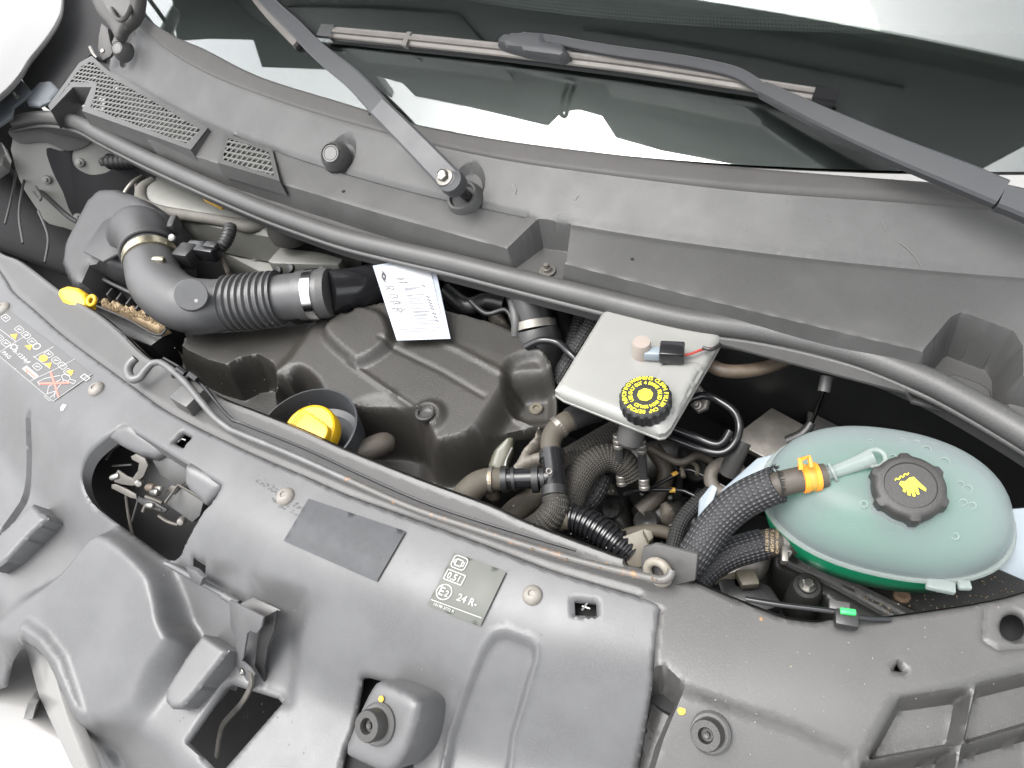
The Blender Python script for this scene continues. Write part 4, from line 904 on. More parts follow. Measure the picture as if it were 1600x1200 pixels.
for i in range(260):
    t = random.random(); p = V(158+104*t+random.uniform(-4, 5), 472+34*t+random.uniform(-4, 6), -.071); s = random.uniform(.0008, .0024)
    g.add([p+s*np.array([math.cos(a)*math.cos(b), math.sin(a)*math.cos(b), math.sin(b)]) for a, b in ((0, 0), (2.1, .1), (4.2, 0), (1, 1.4), (3, -1.3))], [(0, 1, 3), (1, 2, 3), (2, 0, 3), (1, 0, 4), (2, 1, 4), (0, 2, 4)])
o = g.build('grains', 'sand', sd_); o['kind'] = 'stuff'
wc = thing('washer_filler_cap', 'yellow filler lid with a pull loop peeping over the panel edge at left', 'filler cap')
pillow('lid', VL([(94, 462, -.004), (100, 455, -.004), (113, 451, -.004), (128, 453, -.004), (136, 460, -.004), (136, 470, -.004), (130, 480, -.004), (112, 482, -.004), (97, 472, -.004)]), (.2, -.3, .9), .005, .010, 'yellow', wc, .016)
ring('pull_loop', V(143, 470, -.006), (.1, -.5, .85), 7.5*mpx(V(143, 470, -.006)), 3.2*mpx(V(143, 470, 0)), 'yellow', wc)
ss = thing('air_sensor_plug', 'black wiring plug and ribbed sleeve beside the air duct', 'sensor plug')
tube('ribbed_sleeve', [(344, 388, .0), (352, 378, .006), (358, 364, .012), (360, 354, .014)], [9, 10, 10, 9], 'black', ss, seg=16, ridge=(9, .07))
box('plug_body', V(318, 392, .002), math.radians(12), (.055, .022, .022), 'blackgloss', ss, .003); box('plug_latch', V(330, 384, .014), math.radians(12), (.022, .012, .008), 'black', ss, .002)
box('sensor_body', V(294, 400, .0), math.radians(12), (.03, .03, .03), 'black', ss, .004)
tube('wire', [(344, 396, -.01), (350, 410, -.02), (356, 424, -.03), (362, 440, -.05)], [4, 4, 4, 4], 'hosedirt', ss, seg=8)

# ================================================================== service card
card = thing('service_card', 'white service card in a clear sleeve leaning under the bonnet seal', 'card')
cB0, cB1, cT0 = V(620, 531, -.030), V(704, 530, -.030), V(582, 414, .004)
cn = np.cross(cB1-cB0, cT0-cB0); cn /= np.linalg.norm(cn); cn = cn if cn@(CAM-cB0) > 0 else -cn
cpx = lambda pts: on_plane(pts, cB0, cn)
slab('sleeve', cpx([(582, 415), (676, 398), (704, 529), (620, 532)]), -cn*.0015, 'sleeve', card, .0004)
pp = cpx([(586, 422), (668, 402), (697, 527), (623, 529)])+cn*.0012; pap = slab('paper', pp, -cn*.0008, 'paper', card, 0)
def cm(a, b): return pp[3]+(pp[2]-pp[3])*a+(pp[0]-pp[3])*b+cn*.0005   # a across, b up
def card_print(name, strokes_, m, w=.0010):
    mb = MB()
    for pts in strokes_:
        for (a, b) in zip(pts[:-1], pts[1:]):
            A, B = cm(*a), cm(*b); d = B-A; L = np.linalg.norm(d)
            if L < 1e-6: continue
            s = np.cross(cn, d/L)*w/2; mb.add([A+s, B+s, B-s, A-s], [(0, 1, 2, 3)])
    return mb.build(name, m, pap, 80)
dm = lambda k, cx=.15, cy=.89: [(cx-.045*k, cy), (cx, cy+.055*k), (cx+.045*k, cy), (cx, cy-.055*k), (cx-.045*k, cy)]
card_print('diamond_emblem', [dm(1), dm(.72), [(.105, .89), (.12, .83), (.15, .80)], [(.195, .89), (.18, .945), (.15, .97)]], 'ink', .0014)
tl = []
for i, b in enumerate((.70, .685, .67)): tl.append([(.50, b), (.86-.1*i, b+.01)])
for b, l in ((.60, .40), (.585, .12), (.55, .30), (.51, .24), (.475, .3), (.44, .14), (.405, .34), (.365, .36), (.35, .34), (.315, .3), (.30, .26), (.26, .28), (.225, .42), (.19, .36)): tl.append([(.50, b), (.50+l, b+.004)])
tl += [[(.06, .12), (.95, .13)], [(.18, .085), (.85, .09)]]
card_print('printed_lines', tl, 'pencil', .0011)
hw = []
for r0, b in enumerate((.70, .58, .48, .38)):
    q = [(.10+.025*i+.05*r0*.4, b+random.uniform(-.022, .022)) for i in range(9)]; hw.append(q); hw.append([(.08, b+.035), (.30, b+.03)])
for b in (.72, .56, .51, .47, .43, .39, .32, .27, .22): hw.append([(.90, b), (.93, b+.02), (.95, b-.012), (.98, b+.01)])
card_print('handwriting', hw, 'ink', .0008)['kind'] = 'stuff'
mb = MB()
for s_, a, b, sz_ in (('étiquette', .42, .83, .075), ("d'entretien", .42, .775, .075)):
    q, f = text_mesh(s_); mb.add([cm(a+x*sz_*.62, b+y*sz_*.62) for x, y in q], f)
mb.build('heading_text', 'ink', pap, 80)
# ================================================================== brake fluid reservoir
rv = thing('brake_fluid_reservoir', 'cream translucent brake fluid reservoir under the seal with black cap', 'fluid reservoir')
RZt = .012
ro = [(867, 610), (932, 505), (965, 450), (1150, 490), (1118, 548), (1048, 668), (1040, 676), (1030, 678), (880, 619)]
R3 = VZ(ro, RZt); pillow('tank_top', R3, UP, .006, .009, 'resv', rv, .007, sp=.005)
cen = R3.mean(0); slab('tank_flange', [cen+(p-cen)*1.012-UP*.0075 for p in R3], -UP*.0035, 'resv', rv, .001)
slab('tank_body', [cen+(p-cen)*.84-UP*.012+np.array([0, .01, 0]) for p in R3], -UP*.03, 'resv', rv, .004)
pillow('tank_step', VZ([(1022, 592), (1032, 570), (1060, 566), (1100, 566), (1070, 620), (1046, 655), (1030, 610)], RZt+.004), UP, .004, .006, 'resv', rv, .002, sp=.004)
p = V(1003, 556, RZt+.004); lathe('sensor_boss', p, UP, [(15*mpx(p), 0), (14.5*mpx(p), .019), (13*mpx(p), .023), (.0004, .0235)], 'resvpink', rv, 28)
box('sensor_neck', V(1028, 553, RZt+.014), math.radians(20), (.03, .012, .012), 'bluewhite', rv, .002)
cx = box('connector', V(1050, 551, RZt+.018), math.radians(20), (.026, .020, .017), 'blackgloss', rv, .002); box('connector_lip', V(1050, 560, RZt+.008), math.radians(20), (.02, .016, .008), 'black', cx, .001)
tube('red_wire', [(1064, 556, RZt+.014), (1082, 552, RZt+.014), (1098, 546, RZt+.012), (1120, 544, RZt+.005)], 2, 'redwire', rv, seg=8)
tube('black_wire', [(1098, 543, RZt+.016), (1112, 546, RZt+.016), (1125, 538, RZt+.01)], 3, 'black', rv, seg=8)
cp = V(1008, 617, RZt+.026); Rk = 38.5*mpx(cp); kax = np.array([0., -.06, 1.])
cap = lathe('reservoir_cap', cp-kax*.020, kax, [(Rk*1.0, 0), (Rk*1.03, .004), (Rk*1.03, .016), (Rk*.98, .019), (Rk*.93, .020), (.0005, .020)], 'capblack', rv, 120, 30, fn=lambda t, h: 1+(.035 if math.cos(t*20) > .3 and h < .018 else 0))
ux_ = V(1030, 625, cp[2])-cp; ux_ = RX-kax*(RX@kax); ux_ /= np.linalg.norm(ux_); uy_ = np.cross(kax/np.linalg.norm(kax), ux_)
def ring_text(s, rad, size, start, step, cen_, zo, mb):
    for i, ch in enumerate(s):
        a = math.radians(start-i*step); q, f = text_mesh(ch, True)
        if len(q) == 0: continue
        c_ = cen_+kax*zo+(ux_*math.cos(a)+uy_*math.sin(a))*rad; tx = ux_*math.sin(a)-uy_*math.cos(a); ty = ux_*math.cos(a)+uy_*math.sin(a); w = q[:, 0].max()/2
        mb.add([c_+tx*(x-w)*size+ty*(y)*size for x, y in q], f)
mb = MB(); ring_text('WARNING CLEAN FILLER CAP BEFORE REMOVING  ', Rk*.76, Rk*.24, 120, 8.8, cp, .0006, mb); mb.build('cap_text', 'yprint', cap, 80)
mb = MB(); ring_text('USE ONLY DOT 4 BRAKE FLUID FROM SEALED   ', Rk*.52, Rk*.22, 200, 9, cp, .0006, mb); mb.build('cap_text', 'yprint', cap, 80)
mb = MB(); n8 = 8; mb.add([cp+kax*.0005+(ux_*math.cos(a)+uy_*math.sin(a))*Rk*.32 for a in np.linspace(0, math.tau, n8, endpoint=False)], [tuple(range(n8))]); mb.build('cap_octagon', 'yprint', cap, 80)
ring('cap_ring', cp+kax*.0006, kax, Rk*.2, .0004, 'ochre', cap, 24); ring('cap_ring', cp+kax*.0006, kax, Rk*.1, .0004, 'ochre', cap, 20)
mc = thing('master_cylinder', 'grey outlet block with two ringed hoses hanging under the reservoir', 'brake cylinder')
p = V(986, 690, -.035); lathe('outlet_block', V(985, 684, -.03), (0, -.5, -.87), [(21*mpx(p), -.03), (21*mpx(p), .004), (17*mpx(p), .008), (.0004, .009)], 'carrier', mc, 26)
for a in ([(966, 682, -.045), (967, 705, -.062), (970, 735, -.085), (972, 756, -.10)], [(1001, 690, -.045), (1003, 712, -.062), (1005, 740, -.085), (1007, 763, -.10)]):
    h_ = tube('brake_hose', a, [6.5, 7, 7, 6.5], 'loom', mc, seg=14)
    for t, rr_ in ((0, 8.5), (.08, 8), (.16, 8.8), (.25, 8.2), (.86, 8.5), (.93, 8.2), (1, 8.5)):
        q = cr(np.array(a, float), 10); i = int(t*(len(q)-2)); A, B = V(*q[i]), V(*q[i+1]); d = (B-A)/np.linalg.norm(B-A)
        lathe('crimp_ring', A, d, [(rr_*mpx(A)*.9, -.0025), (rr_*mpx(A), -.0015), (rr_*mpx(A), .0015), (rr_*mpx(A)*.9, .0025)], 'dullsteel', h_, 16)
# ================================================================== brake booster, pipes
bo = thing('brake_booster', 'round black brake servo drum behind the fluid reservoir', 'brake servo')
bc_ = V(1140, 598, -.10); bax = np.array([.15, -.95, .1])
lathe('drum', bc_+np.array([0, .05, 0]), bax, [(.115, -.04), (.118, .0), (.115, .02), (.095, .034), (.05, .042), (.03, .05), (.0005, .051)], 'black', bo, 48, 25)
ring('drum_rim', bc_+np.array([0, .05, 0]), bax, .118, .004, 'black', bo, 48)
pillow('fixing_plate', VZ([(1075, 610), (1092, 598), (1112, 622), (1104, 640), (1088, 646), (1076, 632)], -.06), (0, -.6, .8), .003, .004, 'dullsteel', bo, .004)
p = V(1090, 634, -.052); lathe('stud', p, (0, -.5, .86), [(7*mpx(p), 0), (7*mpx(p), .005), (4.5*mpx(p), .0055), (4*mpx(p), .014), (.0003, .0145)], 'dullsteel', bo, 12)
vp_ = thing('vacuum_pipe', 'dull brown pipe curving over the top of the brake servo', 'pipe')
tube('pipe', [(1108, 570, -.02), (1130, 579, -.022), (1160, 580, -.024), (1195, 574, -.026), (1235, 560, -.03), (1260, 545, -.04)], [11, 11, 11, 11, 10, 10], 'copperpipe', vp_, seg=16)
for i, (lb, pts, r, m_) in enumerate((
    ('glossy black rigid brake pipe looping round beside the reservoir', [(1072, 628, -.05), (1100, 618, -.045), (1126, 628, -.045), (1148, 645, -.048), (1155, 668, -.055), (1148, 692, -.06), (1132, 706, -.065), (1110, 706, -.068), (1075, 694, -.07), (1040, 680, -.072)], 6.5, 'blackgloss'),
    ('short black rigid pipe with bent tip below the looping brake pipe', [(1040, 664, -.06), (1080, 680, -.06), (1115, 694, -.06), (1130, 690, -.058), (1140, 674, -.054)], 6.5, 'blackgloss'),
    ('thin black fluid line with a yellow band, upper of the two', [(1008, 766, -.11), (1030, 756, -.12), (1062, 738, -.12), (1078, 734, -.12), (1105, 746, -.12), (1135, 762, -.12)], 3.2, 'blackgloss'),
    ('thin black fluid line with a yellow band, lower of the two', [(975, 772, -.11), (1002, 766, -.12), (1060, 766, -.125), (1080, 772, -.125), (1115, 790, -.125)], 3.2, 'blackgloss'))):
    t_ = thing('brake_pipe', lb, 'pipe', 'brake pipes'); tube('pipe', pts, r, m_, t_, seg=12)
    if i > 1:
        q = pts[2] if i == 2 else pts[2]; a, b = VL([(q[0]-12, q[1]+5, q[2]), (q[0]-4, q[1]+1, q[2])] if i == 2 else [(q[0]-14, q[1], q[2]), (q[0]-5, q[1], q[2])])
        v, f, u = tube_geo([a, b], 4*mpx(a), 10); obj('yellow_band', v, f, 'ochre', t_)
gp_ = thing('grey_stub_pipe', 'grey rubber pipe plugged into a round socket left of the coolant tank', 'pipe')
tube('pipe', [(1160, 690, -.08), (1150, 712, -.09), (1138, 740, -.11)], [14, 15, 15], 'carrier', gp_, seg=18)
p = V(1135, 748, -.115); ring('socket', p, (.2, -.3, .9), 24*mpx(p), .008, 'cast', gp_); 
pl2 = thing('suspension_turret', 'dark grey folded metal plate behind the coolant tank', 'metal panel')
slab('plate', VZ([(1206, 636), (1265, 668), (1212, 724), (1140, 686)], -.12), -UP*.01, 'dullsteel', pl2, .002); slab('plate', VZ([(1262, 640), (1320, 670), (1300, 700), (1262, 668)], -.14), -UP*.01, 'carrier', pl2, .002)
rd = thing('linkage_rod', 'thin bright rod with a grey sleeve below the seal', 'rod')
tube('rod', [(1288, 610, -.03), (1277, 640, -.06), (1268, 662, -.08)], 3, 'chrome', rd, seg=10); tube('sleeve', [(1292, 588, -.02), (1287, 612, -.03)], 9.5, 'carrier', rd, seg=16, k=1); tube('boot', [(1268, 660, -.08), (1255, 678, -.09), (1230, 690, -.1)], [6, 9, 9], 'black', rd, seg=12)

# ================================================================== coolant expansion tank
def tank_mat(name, col, trans, dens):
    m = bpy.data.materials.new(name); m.use_nodes = True; N, L = m.node_tree.nodes, m.node_tree.links; b = N['Principled BSDF']
    b.inputs['Base Color'].default_value = (*col, 1); b.inputs['Roughness'].default_value = .28; b.inputs['Specular IOR Level'].default_value = .4
    tl_ = N.new('ShaderNodeBsdfTranslucent'); tl_.inputs[0].default_value = (*col, 1); tp = N.new('ShaderNodeBsdfTransparent'); tp.inputs[0].default_value = (.92, .98, .96, 1)
    # thin scattering wall: the more obliquely it is crossed, the more opaque it gets
    lw = N.new('ShaderNodeLayerWeight'); lw.inputs[0].default_value = .5; mr = N.new('ShaderNodeMapRange'); mr.inputs[1].default_value = dens[0]; mr.inputs[2].default_value = dens[1]; mr.inputs[3].default_value = trans; mr.inputs[4].default_value = .04; L.new(lw.outputs['Facing'], mr.inputs[0])
    m1, m2 = N.new('ShaderNodeMixShader'), N.new('ShaderNodeMixShader'); m1.inputs[0].default_value = .35; L.new(mr.outputs[0], m2.inputs[0])
    L.new(b.outputs[0], m1.inputs[1]); L.new(tl_.outputs[0], m1.inputs[2]); L.new(m1.outputs[0], m2.inputs[1]); L.new(tp.outputs[0], m2.inputs[2]); L.new(m2.outputs[0], N['Material Output'].inputs[0]); MATS[name] = m
tank_mat('milky', (.29, .325, .332), .54, (0., .85)); tank_mat('milkyclear', (.36, .40, .385), .5, (0., .8)); tank_mat('greenshell', (.02, .40, .19), .12, (0., .6)); mat('coolant', (.010, .17, .085), .3)
ct = thing('coolant_tank', 'oval translucent coolant expansion tank with green fluid at the right', 'coolant tank')
TC, TA, TB_, TR = np.array([.7045, .272, -.012]), .106, .074, math.radians(14)
eu_, ew_ = np.array([math.cos(TR), math.sin(TR), 0]), np.array([-math.sin(TR), math.cos(TR), 0]); tn = np.array([0, -.10, 1.]); tn /= np.linalg.norm(tn)
def tank(name, prof, m, seg=64, p=2.25):
    v = []; n = len(prof)
    for (r, h) in prof:
        for k in range(seg):
            t = math.tau*k/seg; c, s = math.cos(t), math.sin(t); cx_, sx_ = np.sign(c)*abs(c)**(2/p), np.sign(s)*abs(s)**(2/p); v.append(TC+r*(TA*cx_*eu_+TB_*sx_*ew_)+h*tn)
    f = [(i*seg+k, i*seg+(k+1) % seg, (i+1)*seg+(k+1) % seg, (i+1)*seg+k) for i in range(n-1) for k in range(seg)]+[tuple(range(seg-1, -1, -1)), tuple((n-1)*seg+k for k in range(seg))]
    return obj(name, v, f, m, ct, 40)
dome = [(.97*math.cos(a)**.62, .062*math.sin(a)) for a in np.linspace(0, math.pi/2-.02, 20)]
tank('upper_shell', dome, 'milky'); tank('seam_flange', [(.97, -.003), (1.0, -.003), (1.015, .0), (1.0, .003), (.97, .003)], 'milkyclear')
tank('lower_shell', [(.2, -.062), (.72, -.058), (.93, -.044), (.968, -.022), (.96, -.003)], 'greenshell'); tank('coolant', [(.2, -.058), (.68, -.052), (.88, -.038), (.93, -.018), (.945, .002), (.945, .012), (.94, .0125)], 'coolant')
p = TC+ew_*-.078*.985+eu_*.045; box('seam_lug', TC-ew_*TB_*.97+eu_*.046, TR, (.022, .010, .007), 'milkyclear', ct, .0015); box('seam_lug', TC-ew_*TB_*.90+eu_*.064, TR+.2, (.010, .008, .006), 'milkyclear', ct, .0015)
tube('breather_pipe', [(1284, 744, .045), (1310, 735, .050), (1340, 724, .054), (1362, 716, .056)], [11, 10, 12, 15], 'milkyclear', ct, seg=18)
p = V(1290, 743, .046); d_ = V(1340, 724, .054)-p; d_ /= np.linalg.norm(d_)
for o_ in (0, .006): lathe('pipe_flange', p+d_*o_, d_, [(16*mpx(p), -.001), (16*mpx(p), .001)], 'milkyclear', ct, 24)
p = V(1368, 716, .058); ring('pipe_end_ring', p, (-.05, -.25, 1), 14*mpx(p), 4*mpx(p), 'milkyclear', ct, 28)
slab('mounting_ear', on_plane([(1183, 716), (1222, 706), (1218, 760), (1200, 792), (1112, 806), (1128, 765)], V(1190, 760, -.03), np.array([-.3, -.5, .8])), (0, .004, -.006), 'bluewhite', ct, .0015)
slab('mounting_ear', on_plane([(1580, 795), (1640, 790), (1640, 925), (1560, 890)], V(1595, 850, -.02), np.array([.2, -.4, .9])), (0, .003, -.005), 'bluewhite', ct, .0015)
lathe('outlet_nipple', V(1282, 850, -.038), V(1235, 846, -.04)-V(1300, 852, -.036), [(.012, -.01), (.0125, .012), (.0135, .018), (.0003, .019)], 'greenshell', ct, 20)
CP_ = V(1424, 756, .066); cax = np.array([.02, -.20, .98]); cax /= np.linalg.norm(cax); RC = 53*mpx(CP_)
tcap = lathe('filler_cap', CP_-cax*.030, cax, [(RC*.93, 0), (RC*1.0, .003), (RC*1.0, .020), (RC*.97, .0245), (RC*.90, .027), (RC*.82, .0275), (RC*.72, .0277), (RC*.69, .0262), (RC*.64, .0262), (.0005, .0268)], 'capgrey', ct, 96, 40, fn=lambda t, h: 1+.10*(sst(np.array((math.cos(6*t+.6)-.45)/.3))*(1 if h < .0255 else 0)))
hx = RX-cax*(RX@cax); hx /= np.linalg.norm(hx); hy = np.cross(cax, hx)
def hand(pts, name='hand_symbol', m_='yprint', zo=-.0026):
    P = [CP_+cax*zo+hx*RC*x+hy*RC*y for x, y in pts]; mb = MB(); tt2 = tessellate_polygon([[Vector((x, y, 0)) for x, y in pts]]); mb.add(P, tt2); return mb.build(name, m_, tcap, 80)
hand([(-.30, .05), (-.22, -.08), (-.26, -.18), (-.20, -.22), (-.14, -.10), (-.16, -.30), (-.09, -.33), (-.04, -.14), (-.03, -.36), (.04, -.36), (.06, -.14), (.10, -.32), (.16, -.30), (.16, -.06), (.34, -.24), (.38, -.16), (.22, .10), (.14, .24), (.02, .22), (-.12, .12), (-.24, .14)], zo=-.0022)
for k in range(3): hand([(-.38+.13*k+dx, .16+.06*k+dy) for dx, dy in ((0, 0), (.05, .05), (.10, .02), (.16, .07), (.16, .11), (.10, .06), (.05, .09), (-.01, .04))], 'heat_wave', 'yprint', -.0022)
# hoses on the tank
h1 = thing('coolant_hose', 'braided black hose with an orange clamp joining the top of the tank', 'hose', 'coolant hoses')
tube('braided_sleeve', [(1062, 905, -.03), (1085, 868, -.015), (1118, 820, .0), (1160, 782, .02), (1214, 756, .04)], [24, 27, 28, 29, 29], 'braid', h1, seg=28)
tube('rubber_end', [(1195, 764, .036), (1240, 751, .044), (1290, 743, .046)], [20, 20, 19], 'hoserub', h1, seg=22)
p0, p1 = V(1256, 748, .045), V(1276, 745, .045); dd = (p1-p0)/np.linalg.norm(p1-p0); rr0 = 22.5*mpx(p0)
for o_ in (0, .010): tube_ = lathe('spring_clamp', p0+dd*o_, dd, [(rr0*.93, -.0025), (rr0, -.002), (rr0, .002), (rr0*.93, .0025)], 'orange', h1, 30)
lathe('spring_clamp', p0+dd*.005, dd, [(rr0*.92, -.004), (rr0*.96, -.003), (rr0*.96, .003), (rr0*.92, .004)], 'ochre', h1, 30)
sd2 = np.cross(dd, [0, 0, 1.]); q0 = p0+np.array([0, 0, rr0])+dd*.002-sd2*.0; tabp = [V(1252, 734, .066), V(1250, 718, .070), V(1264, 714, .070), V(1268, 730, .066)]
tube('clamp_tab', tabp, None, 'orange', h1, k=1, seg=8, rm=.0022, world=True)
g = MB()
for i in range(60):
    a = math.tau*i/60; c_ = V(1212, 757, .040); u_, w_, _ = frame(dd); r_ = 28*mpx(c_); A = c_+r_*(math.cos(a)*u_+math.sin(a)*w_); B = A+dd*random.uniform(.001, .006)+(math.cos(a)*u_+math.sin(a)*w_)*random.uniform(-.002, .003)
    v, f, u = tube_geo([A, B], [.0007, .0003], 5); g.add(v, f, u)
o = g.build('frayed_strands', 'braid', h1); o['kind'] = 'stuff'
h2 = thing('coolant_hose', 'braided black hose with printed rubber end joining the tank low down', 'hose', 'coolant hoses')
tube('braided_sleeve', [(1070, 935, -.05), (1100, 892, -.045), (1140, 866, -.042), (1192, 850, -.04)], [22, 24, 24, 24], 'braid', h2, seg=26)
tube('rubber_end', [(1183, 852, -.04), (1215, 846, -.04), (1246, 844, -.04)], [21, 22, 22], 'hoserub', h2, seg=22)
p0, p1 = V(1224, 845, -.04), V(1234, 844.5, -.04); dd2 = (p1-p0)/np.linalg.norm(p1-p0); r2 = 24*mpx(p0)
lathe('band_clamp', p0, dd2, [(r2*.95, -.003), (r2, -.0025), (r2, .0025), (r2*.95, .003)], 'dullsteel', h2, 28); box('clamp_ear', V(1226, 868, -.025), .3, (.006, .016, .010), 'dullsteel', h2, .0015); tube('clamp_tail', [(1222, 862, -.022), (1236, 862, -.02), (1226, 878, -.03)], 2, 'dullsteel', h2, seg=6)
hs_ = lambda X, Y: np.full(np.shape(X), -.0175)
text_decal('hose_print', [('10 DB 8421', (1196, 862), (0, -7.5), (7, 0)), ('RENAULT', (1204, 862), (0, -8), (7.5, 0)), ('CHINA <EPDM>', (1212, 865), (0, -6.5), (6.5, 0))], hs_, 'sand', h2, .002)
# ================================================================== battery tray lid
bt = thing('battery_cover', 'dirty black moulded cover under the coolant tank, speckled with grit', 'battery cover')
bat = HF(.5, 1.05, .03, .45, lambda X, Y: -.100+0*X)
bat.line(T([(1252, 858), (1256, 876), (1285, 890), (1340, 915), (1425, 958)], bat), .005, .005); bat.line(T([(1225, 880), (1300, 915), (1390, 965)], bat), -.004, .004)
panel('lid', cr([(1206, 868), (1212, 850), (1250, 838), (1400, 830), (1620, 840), (1660, 930), (1500, 990), (1400, 1000), (1330, 970), (1290, 935), (1240, 905), (1212, 890)], 3, True), [], bat, 'blackdirty', bt, sp=5, th=(0, 0, -.06), rnd=(7, .006))
p = V(1260, 918, -.095); lathe('bolt_pillar', p-UP*.05, UP, [(28*mpx(p), 0), (24*mpx(p), .05), (20*mpx(p), .054), (.0004, .0545)], 'blackdirty', bt, 24)
lathe('bolt_flange', p+UP*.0045, UP, [(14*mpx(p), 0), (13*mpx(p), .003), (.0004, .0031)], 'steel', bt, 24); lathe('bolt_head', p+UP*.0075, UP, [(9*mpx(p), 0), (9*mpx(p), .006), (7*mpx(p), .007), (.0004, .007)], 'steel', bt, 6, 20)
p = T([(1409, 931)], bat)[0]; lathe('corroded_screw', p, UP, [(13*mpx(p), -.001), (12*mpx(p), .002), (7*mpx(p), .003), (.0004, .001)], 'rustdirt', bt, 14)
lt = [T([(1358+i*9, 868+i*4.5)], bat)[0] for i in range(3)]
for i, p in enumerate(lt): box('embossed_mark', p+np.array([-.035, -.002, .001]), .3, (.010, .014, .002), 'blackdirty', bt, .0006)
g = MB()
for i in range(300):
    x, y = random.uniform(1230, 1590), random.uniform(850, 965)
    if y > 870+ (x-1230)*.55: continue
    p = V(x, y, -.0995); s = random.uniform(.0004, .0015)
    g.add([p+s*np.array(d) for d in ((1, 0, 0), (-.5, .8, 0), (-.5, -.8, 0), (0, 0, .8))], [(0, 1, 3), (1, 2, 3), (2, 0, 3)])
o = g.build('grit', 'sand', bt); o['kind'] = 'stuff'
cb = thing('bonnet_cable', 'thin black release cable held by a green tipped clip at the panel edge', 'cable')
tube('cable', [(1165, 936, .0), (1220, 945, .002), (1300, 955, .004), (1350, 966, .002), (1390, 968, -.004)], 4.5, 'blackgloss', cb, seg=10)
box('clip', V(1322, 968, .004), .3, (.018, .014, .010), 'black', cb, .002); box('clip_top', V(1311, 948, .002), .3, (.016, .008, .006), 'carrier', cb, .001); box('green_tip', V(1325, 956, .010), .35, (.012, .005, .004), 'greenclip', cb, .001)

g = 0
for (x, y, r_) in ((1447, 704, 7), (1410, 690, 4), (1432, 692, 4), (1475, 723, 8), (1500, 757, 5), (1512, 764, 6), (1505, 785, 5), (1519, 790, 5), (1350, 788, 5), (1492, 838, 5), (1360, 690, 3), (1395, 715, 5)):
    def th_(X, Y):
        a = ((X-TC[0])*eu_[0]+(Y-TC[1])*eu_[1])/TA; b = ((X-TC[0])*ew_[0]+(Y-TC[1])*ew_[1])/TB_; rr_ = (np.abs(a)**2.25+np.abs(b)**2.25)**(1/2.25)/.97
        return np.where(rr_ < 1, TC[2]+.062*np.sqrt(np.clip(1-np.clip(rr_, 0, 1)**(2/.62), 0, 1))-.1*(Y-TC[1]), -.5)
    p = T([(x, y)], th_)[0]; ring('bubble', p+UP*.0002, (CAM-p), r_*mpx(p), .0005, 'milkyclear', ct, 16)
# ================================================================== plumbing in the middle
tc2 = thing('hose_junction', 'black plastic T-shaped coolant junction between rubber hoses', 'hose connector')
tube('body_across', [(782, 749, -.05), (810, 748, -.05), (862, 746, -.05)], [17, 16, 16], 'blackgloss', tc2, seg=24, k=2)
for x, w, r in ((784, 9, 21), (800, 5, 19), (832, 10, 21.5), (845, 6, 18)): tube('collar', [(x, 749, -.05), (x+w, 748.5, -.05)], r, 'black', tc2, seg=24, k=1)
tube('body_along', [(862, 708, -.048), (866, 746, -.05), (866, 778, -.052)], [18, 17, 19], 'blackgloss', tc2, seg=24, k=3)
for (x, y), w, r in (((862, 706), 14, 20), ((864, 728), 4, 18), ((866, 764), 14, 21)): tube('collar', [(x, y, -.05), (x+.5, y+w, -.051)], r, 'black', tc2, seg=24, k=1)
p = V(858, 736, -.030); ring('release_button', p, (CAM-p), 4*mpx(p), .001, 'dullsteel', tc2, 18)
def hose(lbl, pts, r, m_, clamps=(), seg=20, ridge=None, cat_='hose'):
    t_ = thing('engine_hose', lbl, cat_, 'hoses beside the engine'); tube('hose_body', pts, r, m_, t_, seg=seg, ridge=ridge)
    for (a, b, rr_) in clamps: tube('hose_clip', [a, b], rr_, 'dullsteel', t_, seg=24, k=1)
    return t_
hl = hose('dusty rubber hose bending down left from the T junction', [(784, 749, -.05), (762, 750, -.05), (742, 760, -.052), (722, 782, -.06), (700, 815, -.075)], [18, 19, 21, 22, 22], 'hosedirt', [((765, 750, -.05), (771, 750, -.05), 21)])
text_decal('hose_print', [('STR61', (762, 757), (0, -8), (7, 0), 1)], lambda X, Y: np.full(np.shape(X), -.036), 'sand', hl, .002)
hose('dusty rubber elbow hose rising from the T junction to the upper right', [(862, 712, -.048), (860, 694, -.046), (866, 676, -.044), (884, 660, -.042), (912, 648, -.05)], [15, 16, 17, 17, 17], 'hosedirt', [((870, 670, -.044), (876, 665, -.043), 19)])
hose('black connector sleeve at the end of the dusty elbow hose', [(890, 656, -.040), (912, 646, -.044), (935, 640, -.05)], [19, 20, 19], 'black')
hose('braided grey hose curling down from the T junction', [(866, 776, -.052), (868, 792, -.055), (856, 812, -.062), (832, 830, -.075), (790, 850, -.09)], [20, 22, 23, 23, 22], 'braidold')
hose('grey braided hose arching towards the hanging brake hoses', [(890, 800, -.09), (898, 765, -.085), (918, 732, -.08), (945, 716, -.08), (972, 722, -.085), (990, 745, -.10)], [21, 23, 23, 23, 22, 21], 'braidold')
hose('grey braided hose running up under the fluid reservoir', [(870, 725, -.11), (910, 705, -.10), (950, 682, -.10), (1000, 655, -.10), (1030, 640, -.10)], [17, 19, 19, 19, 19], 'braidold')
hose('short grey braided hose just right of the T junction', [(862, 742, -.10), (890, 724, -.10), (930, 716, -.10)], [19, 19, 18], 'braidold')
hose('dark braided hose tucked under the arching hose', [(900, 800, -.12), (925, 775, -.115), (940, 745, -.11)], [18, 18, 18], 'loom')
hose('dusty rubber hose low down below the T junction', [(850, 770, -.12), (825, 785, -.12), (800, 805, -.12), (780, 840, -.12)], [19, 19, 20, 20], 'hosedirt')
